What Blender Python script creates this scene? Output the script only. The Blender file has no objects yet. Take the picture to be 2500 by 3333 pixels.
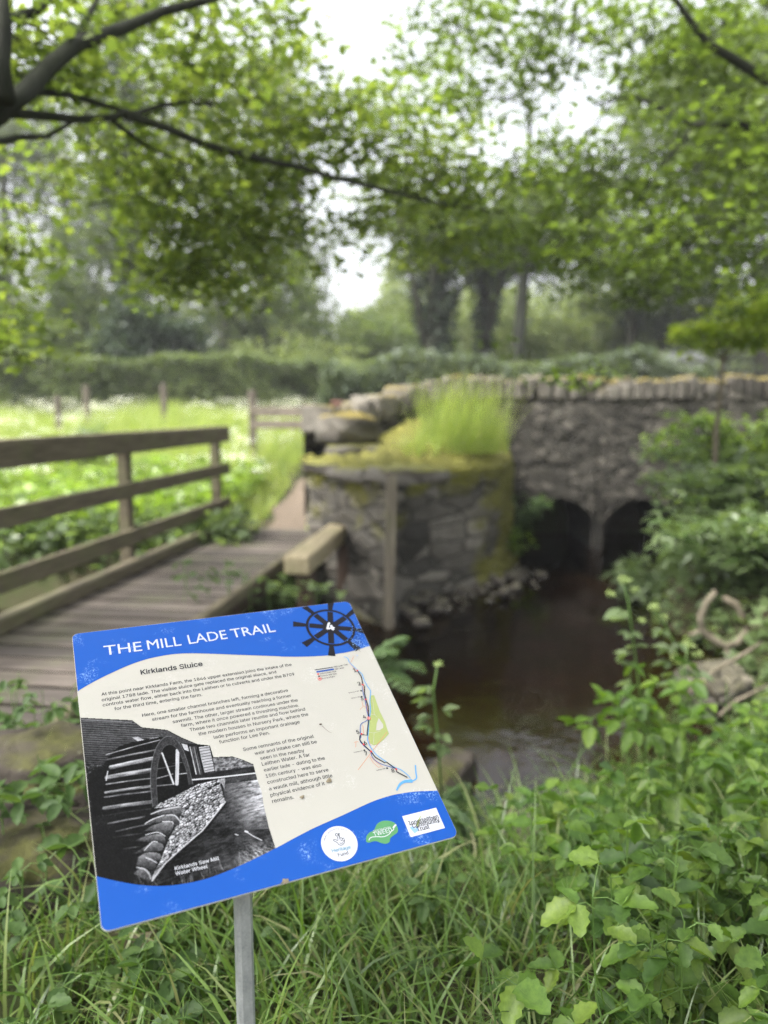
import bpy, math, random
import numpy as np
from mathutils import Vector, Matrix, noise as mnoise

SC = bpy.context.scene
COL = SC.collection
rng = np.random.default_rng(7)
random.seed(7)
R = math.radians

# ------------------------------------------------------------------ camera, sky, sun, exposure
CAM_Z, PITCH, FPX, W0, H0 = 1.45, R(7.6), 2493.0, 2500.0, 3333.0
cam_d = bpy.data.cameras.new('camera')
cam = bpy.data.objects.new('camera', cam_d); COL.objects.link(cam)
cam.location = (0, 0, CAM_Z); cam.rotation_euler = (math.pi/2 - PITCH, 0, 0)
cam_d.sensor_fit = 'VERTICAL'; cam_d.sensor_height = 24.0; cam_d.sensor_width = 18.0
cam_d.lens = 24.0*FPX/H0
cam_d.clip_start = 0.02; cam_d.clip_end = 2000
cam_d.dof.use_dof = True
cam_d.dof.focus_distance = 1.45
cam_d.dof.aperture_fstop = 1.08
SC.camera = cam

SUN_EL, SUN_AZ = 58.0, -115.0          # azimuth measured from +Y towards +X
world = bpy.data.worlds.new('World'); SC.world = world; world.use_nodes = True
wn = world.node_tree; wn.nodes.clear()
sky = wn.nodes.new('ShaderNodeTexSky'); sky.sky_type = 'NISHITA'; sky.sun_disc = False
sky.sun_elevation = R(SUN_EL); sky.sun_rotation = R(SUN_AZ)
sky.air_density = 1.0; sky.dust_density = 6.0; sky.ozone_density = 1.0
hs = wn.nodes.new('ShaderNodeHueSaturation'); hs.inputs['Saturation'].default_value = 0.22
bgn = wn.nodes.new('ShaderNodeBackground'); bgn.inputs['Strength'].default_value = 0.15
wo = wn.nodes.new('ShaderNodeOutputWorld')
wn.links.new(sky.outputs[0], hs.inputs['Color']); wn.links.new(hs.outputs[0], bgn.inputs['Color'])
wn.links.new(bgn.outputs[0], wo.inputs['Surface'])
sd = bpy.data.lights.new('sun', 'SUN'); sd.energy = 1.5; sd.angle = R(14); sd.color = (1.0, 0.96, 0.9)
so = bpy.data.objects.new('sun', sd); COL.objects.link(so)
_sv = Vector((math.sin(R(SUN_AZ))*math.cos(R(SUN_EL)), math.cos(R(SUN_AZ))*math.cos(R(SUN_EL)), math.sin(R(SUN_EL))))
so.rotation_euler = _sv.to_track_quat('Z', 'Y').to_euler()
SC.view_settings.view_transform = 'Standard'; SC.view_settings.look = 'None'
SC.view_settings.exposure = 2.05; SC.view_settings.gamma = 1.0
SC.render.engine = 'CYCLES'
cy = SC.cycles
cy.max_bounces = 10; cy.diffuse_bounces = 7; cy.glossy_bounces = 3; cy.transmission_bounces = 8; cy.transparent_max_bounces = 8
cy.use_denoising = True; cy.denoising_prefilter = 'NONE'
cy.caustics_reflective = False; cy.caustics_refractive = False

# ------------------------------------------------------------------ helpers
CP, SP = math.cos(PITCH), math.sin(PITCH)
def ray(px, py):
    a, u = (px-W0/2)/FPX, (H0/2-py)/FPX
    return (a, CP+SP*u, -SP+CP*u)
def P(px, py, Y):
    d = ray(px, py); s = Y/d[1]
    return Vector((d[0]*s, Y, CAM_Z+d[2]*s))
def G(px, py, z):
    d = ray(px, py); s = (z-CAM_Z)/d[2]
    return Vector((d[0]*s, d[1]*s, z))

def tag(o, label=None, cat=None, group=None, kind=None):
    if label: o['label'] = label
    if cat: o['category'] = cat
    if group: o['group'] = group
    if kind: o['kind'] = kind
    return o
def empty(name, loc, label, cat, group=None, rz=0):
    o = bpy.data.objects.new(name, None); COL.objects.link(o); o.location = loc
    o.rotation_euler = (0, 0, rz); o.empty_display_size = 0.1
    return tag(o, label, cat, group)
def link(name, me, parent=None, loc=None, world=False):
    o = bpy.data.objects.new(name, me); COL.objects.link(o)
    if parent is not None:
        o.parent = parent
        if world:      # mesh data given in world coordinates: cancel the parent's transform
            o.matrix_parent_inverse = Matrix.Translation(-Vector(parent.location)) if not any(parent.rotation_euler) else (Matrix.Translation(parent.location) @ parent.rotation_euler.to_matrix().to_4x4()).inverted()
    if loc is not None: o.location = loc
    return o

class MB:
    def __init__(s): s.v = []; s.f = []; s.m = []
    def add(s, vs, fs, mi=0):
        b = len(s.v); s.v += [tuple(v) for v in vs]
        for f in fs: s.f.append(tuple(b+i for i in f)); s.m.append(mi)
    def box(s, c, size, rot=None, mi=0, jit=0.0, bev=0.0):
        hx, hy, hz = size[0]/2, size[1]/2, size[2]/2
        M = rot if rot is not None else Matrix.Identity(3)
        c = Vector(c)
        if bev <= 0:
            vs = [(x, y, z) for x in (-hx, hx) for y in (-hy, hy) for z in (-hz, hz)]
            fs = [(0,1,3,2),(4,6,7,5),(0,4,5,1),(2,3,7,6),(0,2,6,4),(1,5,7,3)]
        else:
            b = min(bev, hx*.9, hy*.9, hz*.9); vs = []; idx = {}
            for sx in (-1,1):
                for sy in (-1,1):
                    for sz in (-1,1):
                        for ax in range(3):
                            p = [sx*(hx-b), sy*(hy-b), sz*(hz-b)]
                            p[ax] = (sx*hx, sy*hy, sz*hz)[ax]
                            idx[(sx,sy,sz,ax)] = len(vs); vs.append(tuple(p))
            fs = []
            for ax in range(3):
                o1, o2 = [a for a in range(3) if a != ax]
                for sg in (-1,1):
                    q = []
                    for a, bb in ((-1,-1),(1,-1),(1,1),(-1,1)):
                        k = [0,0,0]; k[ax]=sg; k[o1]=a; k[o2]=bb; q.append(idx[(*k,ax)])
                    fs.append(tuple(q))
            for ax in range(3):
                o1, o2 = [a for a in range(3) if a != ax]
                for a in (-1,1):
                    for bb in (-1,1):
                        q = []
                        for sg, fa in ((-1,o1),(-1,o2),(1,o2),(1,o1)):
                            k=[0,0,0]; k[ax]=sg; k[o1]=a; k[o2]=bb; q.append(idx[(*k,fa)])
                        fs.append(tuple(q))
            for sx in (-1,1):
                for sy in (-1,1):
                    for sz in (-1,1): fs.append(tuple(idx[(sx,sy,sz,ax)] for ax in range(3)))
        if jit: vs = [(x+random.uniform(-jit,jit), y+random.uniform(-jit,jit), z+random.uniform(-jit,jit)) for x,y,z in vs]
        s.add([c + M @ Vector(v) for v in vs], fs, mi)
    def tube(s, pts, rad, n=8, mi=0, cap=True):
        pts = [Vector(p) for p in pts]; rings = []
        up = Vector((0.13, 0.31, 0.94))
        for i, p in enumerate(pts):
            t = (pts[min(i+1, len(pts)-1)] - pts[max(i-1, 0)]).normalized()
            a = t.cross(up)
            if a.length < .05: a = t.cross(Vector((1,0,0)))
            a.normalize(); b = t.cross(a)
            r = rad[i] if hasattr(rad, '__len__') else rad
            rings.append([p + (a*math.cos(2*math.pi*k/n) + b*math.sin(2*math.pi*k/n))*r for k in range(n)])
        vs = [v for r in rings for v in r]; fs = []
        for i in range(len(pts)-1):
            for k in range(n):
                fs.append((i*n+k, i*n+(k+1)%n, (i+1)*n+(k+1)%n, (i+1)*n+k))
        if cap: fs += [tuple(range(n-1,-1,-1)), tuple((len(pts)-1)*n+k for k in range(n))]
        s.add(vs, fs, mi)
    def grid(s, rows, mi=0):
        n, m = len(rows), len(rows[0])
        s.add([v for r in rows for v in r], [(i*m+j, i*m+j+1, (i+1)*m+j+1, (i+1)*m+j) for i in range(n-1) for j in range(m-1)], mi)
    def build(s, name, mats, parent=None, smooth=False, loc=None, world=False):
        me = bpy.data.meshes.new(name); me.from_pydata(s.v, [], s.f); me.update()
        if not isinstance(mats, (list, tuple)): mats = [mats]
        for m in mats: me.materials.append(m)
        if len(mats) > 1: me.polygons.foreach_set('material_index', s.m)
        if smooth: me.polygons.foreach_set('use_smooth', [True]*len(me.polygons))
        import bmesh
        bm = bmesh.new(); bm.from_mesh(me); bmesh.ops.recalc_face_normals(bm, faces=bm.faces); bm.to_mesh(me); bm.free()
        return link(name, me, parent, loc, world)

def npmesh(name, verts, faces, mat, smooth=False):
    """verts (N,3), faces (F,k) all of the same size, or several such arrays in a list"""
    fl = faces if isinstance(faces, list) else [faces]
    me = bpy.data.meshes.new(name)
    nl = sum(f.size for f in fl); nf = sum(len(f) for f in fl)
    me.vertices.add(len(verts)); me.vertices.foreach_set('co', np.ascontiguousarray(verts, np.float32).ravel())
    me.loops.add(nl); me.loops.foreach_set('vertex_index', np.concatenate([f.ravel() for f in fl]).astype(np.int32))
    tot = np.concatenate([np.full(len(f), f.shape[1], np.int32) for f in fl])
    st = np.concatenate([[0], np.cumsum(tot)[:-1]]).astype(np.int32)
    me.polygons.add(nf); me.polygons.foreach_set('loop_start', st)
    try: me.polygons.foreach_set('loop_total', tot)
    except Exception: pass
    for m in (mat if isinstance(mat, (list, tuple)) else [mat]): me.materials.append(m)
    if smooth: me.polygons.foreach_set('use_smooth', np.ones(nf, bool))
    me.update(calc_edges=True); me.validate()
    return me

# leaf templates: x across, y along (0..1), z fold
T_DIAMOND = (np.array([[0,0,0],[.38,.45,.03],[0,1,0],[-.38,.5,.03]]), [np.array([[0,1,2,3]])])
T_OVAL = (np.array([[0,0,0],[.3,.28,.07],[.36,.6,.07],[0,1,-.03],[-.36,.6,.07],[-.3,.28,.07],[0,.45,0]]),
          [np.array([[0,1,2,6],[6,2,3,4],[0,6,4,5]])])
def _serr(n=6, wid=.36, lob=.06):
    R_, L_, M_ = [], [], []
    for i in range(n+1):
        t = i/n; w = wid*2.05*t**.62*(1-t)**.85 if 0 < t < 1 else 0
        w += (lob if i % 2 else -lob*.4) if 0 < t < 1 else 0
        R_.append((w, t, .32*w+.07*math.sin(t*4))); L_.append((-w, t, .32*w+.07*math.sin(t*4))); M_.append((0, t, -.06*math.sin(t*3.1)))
    v = np.array(M_+R_+L_); k = n+1; q = []
    for i in range(n): q += [[i, k+i, k+i+1, i+1], [i, i+1, 2*k+i+1, 2*k+i]]
    return (v, [np.array(q)])
T_SERR = _serr(9, .34, .03)
T_LOBED = _serr(8, .40, .055)
T_LONG = (np.array([[0,0,0],[.11,.3,.03],[.1,.65,.0],[0,1,-.14],[-.1,.65,.0],[-.11,.3,.03]]), [np.array([[0,1,4,5],[1,2,3,4]])])

def frames(n, tilt, up=(0,0,1), az=None):
    """random leaf frames: normals within ~tilt rad of up"""
    az = rng.uniform(0, 2*np.pi, n) if az is None else az
    th = np.abs(rng.normal(0, tilt, n)); ph = rng.uniform(0, 2*np.pi, n)
    N = np.stack([np.sin(th)*np.cos(ph), np.sin(th)*np.sin(ph), np.cos(th)], 1)
    Y = np.stack([np.cos(az), np.sin(az), np.zeros(n)], 1)
    Y = Y - (Y*N).sum(1, keepdims=True)*N; Y /= np.linalg.norm(Y, axis=1, keepdims=True)+1e-9
    X = np.cross(Y, N)
    return X, Y, N
def leaves(centers, size, tpl=T_DIAMOND, tilt=.7, fr=None):
    c = np.asarray(centers, float); n = len(c); size = np.broadcast_to(np.asarray(size, float), (n,))
    X, Y, N = frames(n, tilt) if fr is None else fr
    tv, tf = tpl; k = len(tv)
    v = (c[:,None,:] + size[:,None,None]*(tv[None,:,0,None]*X[:,None,:] + tv[None,:,1,None]*Y[:,None,:] + tv[None,:,2,None]*N[:,None,:])).reshape(-1,3)
    off = (np.arange(n)*k)[:,None,None]
    return v, [(f[None]+off).reshape(-1, f.shape[1]) for f in tf]
def join(parts):
    vs, fs, o = [], {}, 0
    for v, fl in parts:
        vs.append(v)
        for f in fl: fs.setdefault(f.shape[1], []).append(f+o)
        o += len(v)
    return np.concatenate(vs), [np.concatenate(x) for x in fs.values()]
def blades(base, length, width, lean, seg=4, droop=1.0):
    """grass blades: base (N,3); lean azimuth random; droop bends the tip over"""
    n = len(base); az = rng.uniform(0, 2*np.pi, n)
    D = np.stack([np.cos(az), np.sin(az)], 1); S = np.stack([-np.sin(az), np.cos(az)], 1)
    length = np.broadcast_to(length, (n,)); lean = np.broadcast_to(lean, (n,)); width = np.broadcast_to(width, (n,))
    bend = rng.uniform(.2, 1.3, n)*droop; sw = rng.normal(0, .25, n)
    p = np.array(base, float).copy(); out = []
    tw = rng.normal(0, .5, n)
    for i in range(seg+1):
        t = i/seg; w = width*(1-t**2.2)*.5 + width*.02
        a = tw + t*.6
        sv = np.stack([S[:,0]*np.cos(a)+D[:,0]*np.sin(a), S[:,1]*np.cos(a)+D[:,1]*np.sin(a), np.zeros(n)], 1)
        out.append(p - sv*w[:,None]); out.append(p + sv*w[:,None])
        ang = lean + bend*t*1.5
        st = length/seg
        dx = np.sin(ang)[:,None]*D + (sw*t)[:,None]*S*.5
        p = p + np.concatenate([dx*st[:,None], (np.cos(ang)*st)[:,None]], 1)
    V = np.stack(out, 1).reshape(-1, 3); k = 2*(seg+1)
    f = np.array([[2*i, 2*i+1, 2*i+3, 2*i+2] for i in range(seg)])
    F = (f[None] + (np.arange(n)*k)[:,None,None]).reshape(-1, 4)
    return V, [F]

# ------------------------------------------------------------------ materials
def mat(name):
    m = bpy.data.materials.new(name); m.use_nodes = True
    nt = m.node_tree; nt.nodes.clear()
    out = nt.nodes.new('ShaderNodeOutputMaterial')
    return m, nt, out
def nd(nt, t, **kw):
    n = nt.nodes.new(t)
    for k, v in kw.items(): setattr(n, k, v)
    return n
def ramp(nt, src, stops, interp='LINEAR'):
    r = nd(nt, 'ShaderNodeValToRGB'); cr = r.color_ramp; cr.interpolation = interp
    while len(cr.elements) < len(stops): cr.elements.new(.5)
    for e, (p, c) in zip(cr.elements, stops): e.position = p; e.color = (*c, 1) if len(c) == 3 else c
    nt.links.new(src, r.inputs[0]); return r.outputs[0]
def noise(nt, scale, detail=4, rough=.6, vec=None, dist=0.0):
    n = nd(nt, 'ShaderNodeTexNoise'); n.inputs['Scale'].default_value = scale
    n.inputs['Detail'].default_value = detail; n.inputs['Roughness'].default_value = rough; n.inputs['Distortion'].default_value = dist
    if vec is not None: nt.links.new(vec, n.inputs['Vector'])
    return n.outputs[0]
def objco(nt, scale=None):
    tc = nd(nt, 'ShaderNodeTexCoord')
    if scale is None: return tc.outputs['Object']
    mp = nd(nt, 'ShaderNodeMapping'); mp.inputs['Scale'].default_value = scale
    nt.links.new(tc.outputs['Object'], mp.inputs[0]); return mp.outputs[0]
def mix(nt, fac, a, b, blend='MIX'):
    m = nd(nt, 'ShaderNodeMix', data_type='RGBA', blend_type=blend)
    for sock, v in ((m.inputs[0], fac), (m.inputs[6], a), (m.inputs[7], b)):
        if isinstance(v, (int, float)): sock.default_value = v
        elif isinstance(v, tuple): sock.default_value = (*v, 1) if len(v) == 3 else v
        else: nt.links.new(v, sock)
    return m.outputs[2]
def mth(nt, op, a, b=None, clamp=False):
    m = nd(nt, 'ShaderNodeMath', operation=op, use_clamp=clamp)
    for i, v in enumerate((a, b)):
        if v is None: continue
        if isinstance(v, (int, float)): m.inputs[i].default_value = v
        else: nt.links.new(v, m.inputs[i])
    return m.outputs[0]
def principled(nt, out, col, rough=.7, spec=.3, metal=0.0, bump=None, bstr=.4, bdist=.01):
    b = nd(nt, 'ShaderNodeBsdfPrincipled')
    for key, v in (('Base Color', col), ('Roughness', rough)):
        if isinstance(v, tuple): b.inputs[key].default_value = (*v, 1)
        elif isinstance(v, (int, float)): b.inputs[key].default_value = v
        else: nt.links.new(v, b.inputs[key])
    b.inputs['Specular IOR Level'].default_value = spec; b.inputs['Metallic'].default_value = metal
    if bump is not None:
        bp = nd(nt, 'ShaderNodeBump'); bp.inputs['Strength'].default_value = bstr; bp.inputs['Distance'].default_value = bdist
        nt.links.new(bump, bp.inputs['Height']); nt.links.new(bp.outputs[0], b.inputs['Normal'])
    if out is not None: nt.links.new(b.outputs[0], out.inputs[0])
    return b
def leafmat(name, cols, trans=.5, rough=.45, spec=.35, yellow=1.25, vary=0.0, fine=0.0):
    m, nt, out = mat(name)
    g = nd(nt, 'ShaderNodeNewGeometry')
    n = len(cols)
    c = ramp(nt, g.outputs['Random Per Island'], [(i/(n-1), cc) for i, cc in enumerate(cols)])
    if vary:
        nz = noise(nt, vary, 2, .5, objco(nt))
        c = mix(nt, ramp(nt, nz, [(.38, (0,0,0)), (.62, (.8,.8,.8))]), c, mix(nt, .6, c, (.025, .045, .014)))  # darker noise patches: leaf variety with clump shadow painted in
    if fine: c = mix(nt, 1.0, c, ramp(nt, noise(nt, fine, 4, .7, objco(nt)), [(.3, (.62,.66,.6)), (.7, (1.22,1.15,1.1))]), 'MULTIPLY')
    b = principled(nt, None, c, rough, spec)
    t = nd(nt, 'ShaderNodeBsdfTranslucent')
    tc = mix(nt, 1.0, c, (yellow*1.08, yellow*1.12, .6), 'MULTIPLY')
    nt.links.new(tc, t.inputs[0])
    ms = nd(nt, 'ShaderNodeMixShader'); ms.inputs[0].default_value = trans
    nt.links.new(b.outputs[0], ms.inputs[1]); nt.links.new(t.outputs[0], ms.inputs[2]); nt.links.new(ms.outputs[0], out.inputs[0])
    return m
def flat(name, col, rough=.45, spec=.15):
    m, nt, out = mat(name); principled(nt, out, col, rough, spec); return m

M = {}
M['leaf_near'] = leafmat('leaf_near', [(.075,.11,.032),(.105,.15,.04),(.145,.195,.05),(.195,.24,.065)], .6, vary=.0)
M['leaf_right'] = leafmat('leaf_right', [(.08,.12,.032),(.12,.175,.042),(.175,.24,.055),(.14,.20,.045)], .55, vary=.9)
M['leaf_mid'] = leafmat('leaf_mid', [(.08,.115,.045),(.11,.155,.055),(.145,.195,.065),(.17,.21,.08)], .45, vary=.5)
M['leaf_hedge'] = leafmat('leaf_hedge', [(.10,.135,.06),(.14,.185,.08),(.18,.225,.095),(.2,.235,.115)], .4, vary=.8)
M['leaf_pale'] = leafmat('leaf_pale', [(.12,.16,.07),(.16,.20,.085),(.2,.23,.11),(.17,.22,.08)], .45)
M['leaf_dark'] = leafmat('leaf_dark', [(.025,.042,.024),(.037,.06,.033),(.055,.08,.042)], .25)
M['leaf_grey'] = leafmat('leaf_grey', [(.085,.11,.075),(.115,.145,.095),(.15,.18,.115)], .4, vary=.5)
M['leaf_yellow'] = leafmat('leaf_yellow', [(.22,.30,.045),(.29,.37,.06),(.36,.41,.09)], .6)
M['leaf_bank'] = leafmat('leaf_bank', [(.10,.145,.06),(.145,.21,.08),(.20,.265,.12),(.17,.24,.11)], .5, .38, .5, vary=1.0)
M['leaf_bank_light'] = leafmat('leaf_bank_light', [(.12,.2,.03),(.17,.26,.04),(.22,.29,.06)], .5, vary=1.2)
M['leaf_ground'] = leafmat('leaf_ground', [(.06,.13,.02),(.105,.205,.03),(.155,.27,.04),(.2,.31,.05)], .48, .42, .3, vary=1.4, fine=55)
M['leaf_lobed'] = leafmat('leaf_lobed', [(.05,.115,.022),(.09,.18,.033),(.14,.25,.04),(.21,.30,.05)], .45, .4, .35, vary=1.8, fine=45)
M['leaf_herb'] = leafmat('leaf_herb', [(.045,.085,.028),(.065,.12,.036),(.085,.14,.042)], .4, .5, .2, fine=50)
M['fern'] = leafmat('fern', [(.05,.09,.035),(.08,.13,.05),(.11,.16,.07)], .4)
M['grass'] = leafmat('grass', [(.045,.085,.018),(.075,.135,.026),(.105,.19,.034),(.13,.215,.045),(.17,.225,.07),(.24,.24,.12)], .42, .32, .5)
M['meadow'] = leafmat('meadow', [(.19,.26,.06),(.25,.33,.085),(.31,.37,.12),(.35,.37,.18)], .5)
M['meadow_leaf'] = leafmat('meadow_leaf', [(.11,.19,.025),(.18,.28,.035),(.25,.36,.05),(.23,.33,.07)], .45, .35, .4, vary=1.0)
M['tuft'] = leafmat('tuft', [(.2,.28,.07),(.27,.34,.10),(.34,.37,.15)], .6)
M['petal'] = leafmat('petal', [(.7,.72,.62),(.8,.8,.72)], .3, .6, .2, 1.0)
M['flower_cream'] = leafmat('flower_cream', [(.2,.29,.09),(.33,.40,.17),(.27,.35,.12)], .3, .6, .2, 1.0)
M['dead_leaf'] = leafmat('dead_leaf', [(.13,.105,.075),(.2,.17,.12),(.1,.08,.055)], .25, .6, .2, .9)
M['stem'] = leafmat('stem', [(.06,.12,.025),(.1,.17,.04)], .1)

def bark(name, a, b_, sc=14):
    m, nt, out = mat(name); co = objco(nt, (1, 1, .18))
    n = noise(nt, sc, 5, .65, co); n2 = noise(nt, 2.2, 3, .5, objco(nt))
    c = mix(nt, mth(nt, 'MULTIPLY', n2, .6), ramp(nt, n, [(.3, a), (.7, b_)]), (.05, .06, .03))
    principled(nt, out, c, .9, .15, bump=n, bstr=.8, bdist=.02); return m
M['bark'] = bark('bark', (.006,.006,.007), (.022,.021,.021))
M['bark_bg'] = bark('bark_bg', (.03,.028,.022), (.085,.075,.06), 6)
M['bark_pale'] = bark('bark_pale', (.11,.085,.065), (.24,.20,.155), 20)

def timber(name, dark, light, grain=(40, 3, 40), moss=.0, rough=.8):
    m, nt, out = mat(name)
    n = noise(nt, 1.0, 5, .65, objco(nt, grain)); n2 = noise(nt, 3.0, 3, .55, objco(nt))
    g = nd(nt, 'ShaderNodeNewGeometry')
    c = ramp(nt, n, [(.3, dark), (.68, light)])
    c = mix(nt, 1.0, c, ramp(nt, g.outputs['Random Per Island'], [(0, (.55,.55,.55)), (.5, (.95,.93,.9)), (1, (1.3,1.28,1.25))]), 'MULTIPLY')
    if moss: c = mix(nt, ramp(nt, n2, [(.5-.1*moss, (0,0,0)), (.75, (moss,)*3)]), c, (.10,.13,.035))
    principled(nt, out, c, rough, .25, bump=n, bstr=.5, bdist=.006); return m
M['deck'] = timber('deck_timber', (.045,.037,.031), (.135,.116,.103), (3, 40, 40), .25)
M['rail'] = timber('rail_timber', (.065,.055,.037), (.165,.142,.095), (4, 4, 50), .35)
M['beam'] = timber('beam_timber', (.22,.185,.11), (.42,.36,.24), (40, 3, 40), .3)
M['post_pale'] = timber('post_timber', (.09,.075,.058), (.24,.21,.165), (30, 30, 3), .2)
M['post_dark'] = timber('dark_timber', (.045,.03,.024), (.11,.075,.055), (30, 30, 3), .0)
M['fence'] = timber('fence_timber', (.09,.075,.06), (.2,.17,.14), (6, 6, 6), .1)
M['fence_red'] = timber('red_timber', (.08,.035,.025), (.16,.075,.055), (6, 6, 6), .0)

def stone(name, a, b_, mortar, scale=3.2, moss=.5, mosscol=(.2,.2,.035), stretch=(1,1,1.7), side=0.0, drip=0.0, mthr=.45, dark_below=None):
    m, nt, out = mat(name); co = objco(nt, stretch)
    wob = noise(nt, 2.5, 3, .5, co)
    mp = nd(nt, 'ShaderNodeVectorMath', operation='ADD'); sc_ = nd(nt, 'ShaderNodeVectorMath', operation='SCALE'); sc_.inputs[3].default_value = .25
    nz = nd(nt, 'ShaderNodeTexNoise'); nz.inputs['Scale'].default_value = 3.0; nt.links.new(co, nz.inputs['Vector'])
    nt.links.new(nz.outputs[1], sc_.inputs[0]); nt.links.new(co, mp.inputs[0]); nt.links.new(sc_.outputs[0], mp.inputs[1])
    v = nd(nt, 'ShaderNodeTexVoronoi', feature='DISTANCE_TO_EDGE'); v.inputs['Scale'].default_value = scale; nt.links.new(mp.outputs[0], v.inputs['Vector'])
    vc = nd(nt, 'ShaderNodeTexVoronoi'); vc.inputs['Scale'].default_value = scale; nt.links.new(mp.outputs[0], vc.inputs['Vector'])
    fine = noise(nt, 22, 6, .7, objco(nt)); big = noise(nt, 1.6, 4, .6, objco(nt))
    sep = nd(nt, 'ShaderNodeSeparateColor'); nt.links.new(vc.outputs['Color'], sep.inputs[0])
    base = ramp(nt, sep.outputs[0], [(0, a), (.75, tuple((x+y)/2 for x, y in zip(a, b_))), (1, b_)])
    base = mix(nt, .75, base, ramp(nt, fine, [(.25, (.25,)*3), (.75, (.95,)*3)]), 'MULTIPLY')
    lich = ramp(nt, noise(nt, 9, 5, .7, objco(nt)), [(.62, (0,0,0)), (.7, (.7,)*3)])
    base = mix(nt, lich, base, (.32,.31,.26))
    edge = ramp(nt, v.outputs['Distance'], [(.0, (1,1,1)), (.07, (0,0,0))])
    c = mix(nt, edge, base, mortar)
    g = nd(nt, 'ShaderNodeNewGeometry'); sx = nd(nt, 'ShaderNodeSeparateXYZ'); nt.links.new(g.outputs['Normal'], sx.inputs[0])
    up = mth(nt, 'ADD', mth(nt, 'MULTIPLY', sx.outputs[2], 1.0), mth(nt, 'MULTIPLY', mth(nt, 'SUBTRACT', big, .5), 2.2))
    if side: up = mth(nt, 'ADD', up, mth(nt, 'MULTIPLY', ramp(nt, mth(nt, 'MULTIPLY', nd_pos(nt, 0), side), [(.40, (0,0,0)), (.8, (1,1,1))]), .62))
    if drip: up = mth(nt, 'ADD', up, mth(nt, 'MULTIPLY', ramp(nt, mth(nt, 'MULTIPLY', mth(nt, 'ADD', nd_pos(nt, 2), .3), .8), [(.35, (0,0,0)), (1.0, (1,1,1))]), drip))
    mk = ramp(nt, up, [(mthr, (0,0,0)), (mthr+.35, (moss,)*3)])
    mc = ramp(nt, fine, [(.3, tuple(x*.35 for x in mosscol)), (.7, mosscol)])
    c = mix(nt, mk, c, mc)
    if dark_below is not None: c = mix(nt, mth(nt, 'MULTIPLY', ramp(nt, mth(nt, 'ADD', mth(nt, 'MULTIPLY', mth(nt, 'SUBTRACT', dark_below, nd_pos(nt, 2)), .9), mth(nt, 'MULTIPLY', big, .5)), [(.3, (0,0,0)), (.75, (1,1,1))]), .7), c, tuple(x*.35 for x in a))  # wall colour mixes to a darker tone towards the bottom
    h = mth(nt, 'ADD', ramp(nt, v.outputs['Distance'], [(0, (0,0,0)), (.12, (1,1,1))]), mth(nt, 'MULTIPLY', fine, .5))
    principled(nt, out, c, .9, .2, bump=h, bstr=.8, bdist=.03); return m
def nd_pos(nt, ax):
    tc = objco(nt); s = nd(nt, 'ShaderNodeSeparateXYZ'); nt.links.new(tc, s.inputs[0]); return s.outputs[ax]
M['stone_wall'] = stone('bridge_stone', (.05,.047,.04), (.215,.195,.165), (.04,.037,.031), 6.5, .55, (.2,.19,.05), (1,1,1.9), dark_below=.55)
M['stone_wing'] = stone('wing_stone', (.07,.065,.056), (.32,.29,.245), (.045,.042,.035), 3.0, .95, (.17,.165,.03), (.75,.75,2.1), .6, .7)
M['stone_cope'] = stone('cope_stone', (.075,.068,.058), (.24,.22,.185), (.08,.072,.06), 1.2, .9, (.22,.175,.04))
M['stone_block'] = stone('block_stone', (.10,.093,.082), (.24,.22,.19), (.07,.06,.05), 1.0, .8, (.22,.22,.04))
M['boulder'] = stone('boulder_stone', (.032,.027,.022), (.085,.07,.057), (.05,.042,.034), 1.1, .8, (.075,.078,.018), (1,1,1), mthr=.8)
M['pebble'] = stone('pebble_stone', (.06,.054,.047), (.2,.175,.155), (.1,.09,.075), 5, .2, (.15,.15,.03), (1,1,1))

# ground
m, nt, out = mat('earth'); co = objco(nt)
n1 = noise(nt, 1.5, 4, .6, co); n2 = noise(nt, 30, 5, .7, co)
c = mix(nt, n2, (.028,.022,.014), (.075,.06,.038)); c = mix(nt, ramp(nt, n1, [(.4,(0,0,0)),(.65,(.8,.8,.8))]), c, (.035,.055,.015))
principled(nt, out, c, .95, .1, bump=n2, bstr=.6, bdist=.03); M['earth'] = m
m, nt, out = mat('path_earth'); co = objco(nt)
n2 = noise(nt, 18, 5, .7, co); principled(nt, out, ramp(nt, n2, [(.3,(.07,.056,.042)),(.7,(.155,.122,.092))]), .95, .1, bump=n2, bdist=.02); M['path'] = m
m, nt, out = mat('road_asphalt'); n2 = noise(nt, 60, 4, .7, objco(nt)); principled(nt, out, ramp(nt, n2, [(.3,(.04,.04,.04)),(.7,(.075,.073,.07))]), .9, .2); M['road'] = m
# water: tinted see-through body under a fresnel mirror
m, nt, out = mat('stream_water')
wv = noise(nt, 3.0, 3, .55, objco(nt, (1, 1, 1)), .4); wv2 = noise(nt, 14, 2, .5, objco(nt))
bp = nd(nt, 'ShaderNodeBump'); bp.inputs['Strength'].default_value = .22; bp.inputs['Distance'].default_value = .03
nt.links.new(mth(nt, 'ADD', wv, mth(nt, 'MULTIPLY', wv2, .12)), bp.inputs['Height'])
tr = nd(nt, 'ShaderNodeBsdfTransparent'); tr.inputs[0].default_value = (.40,.26,.14,1)
gl = nd(nt, 'ShaderNodeBsdfGlossy'); gl.inputs['Roughness'].default_value = .03; gl.inputs[0].default_value = (.9,.9,.9,1)
fr = nd(nt, 'ShaderNodeFresnel'); fr.inputs[0].default_value = 1.33
nt.links.new(bp.outputs[0], gl.inputs['Normal']); nt.links.new(bp.outputs[0], fr.inputs['Normal'])
ms = nd(nt, 'ShaderNodeMixShader'); nt.links.new(fr.outputs[0], ms.inputs[0]); nt.links.new(tr.outputs[0], ms.inputs[1]); nt.links.new(gl.outputs[0], ms.inputs[2])
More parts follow.
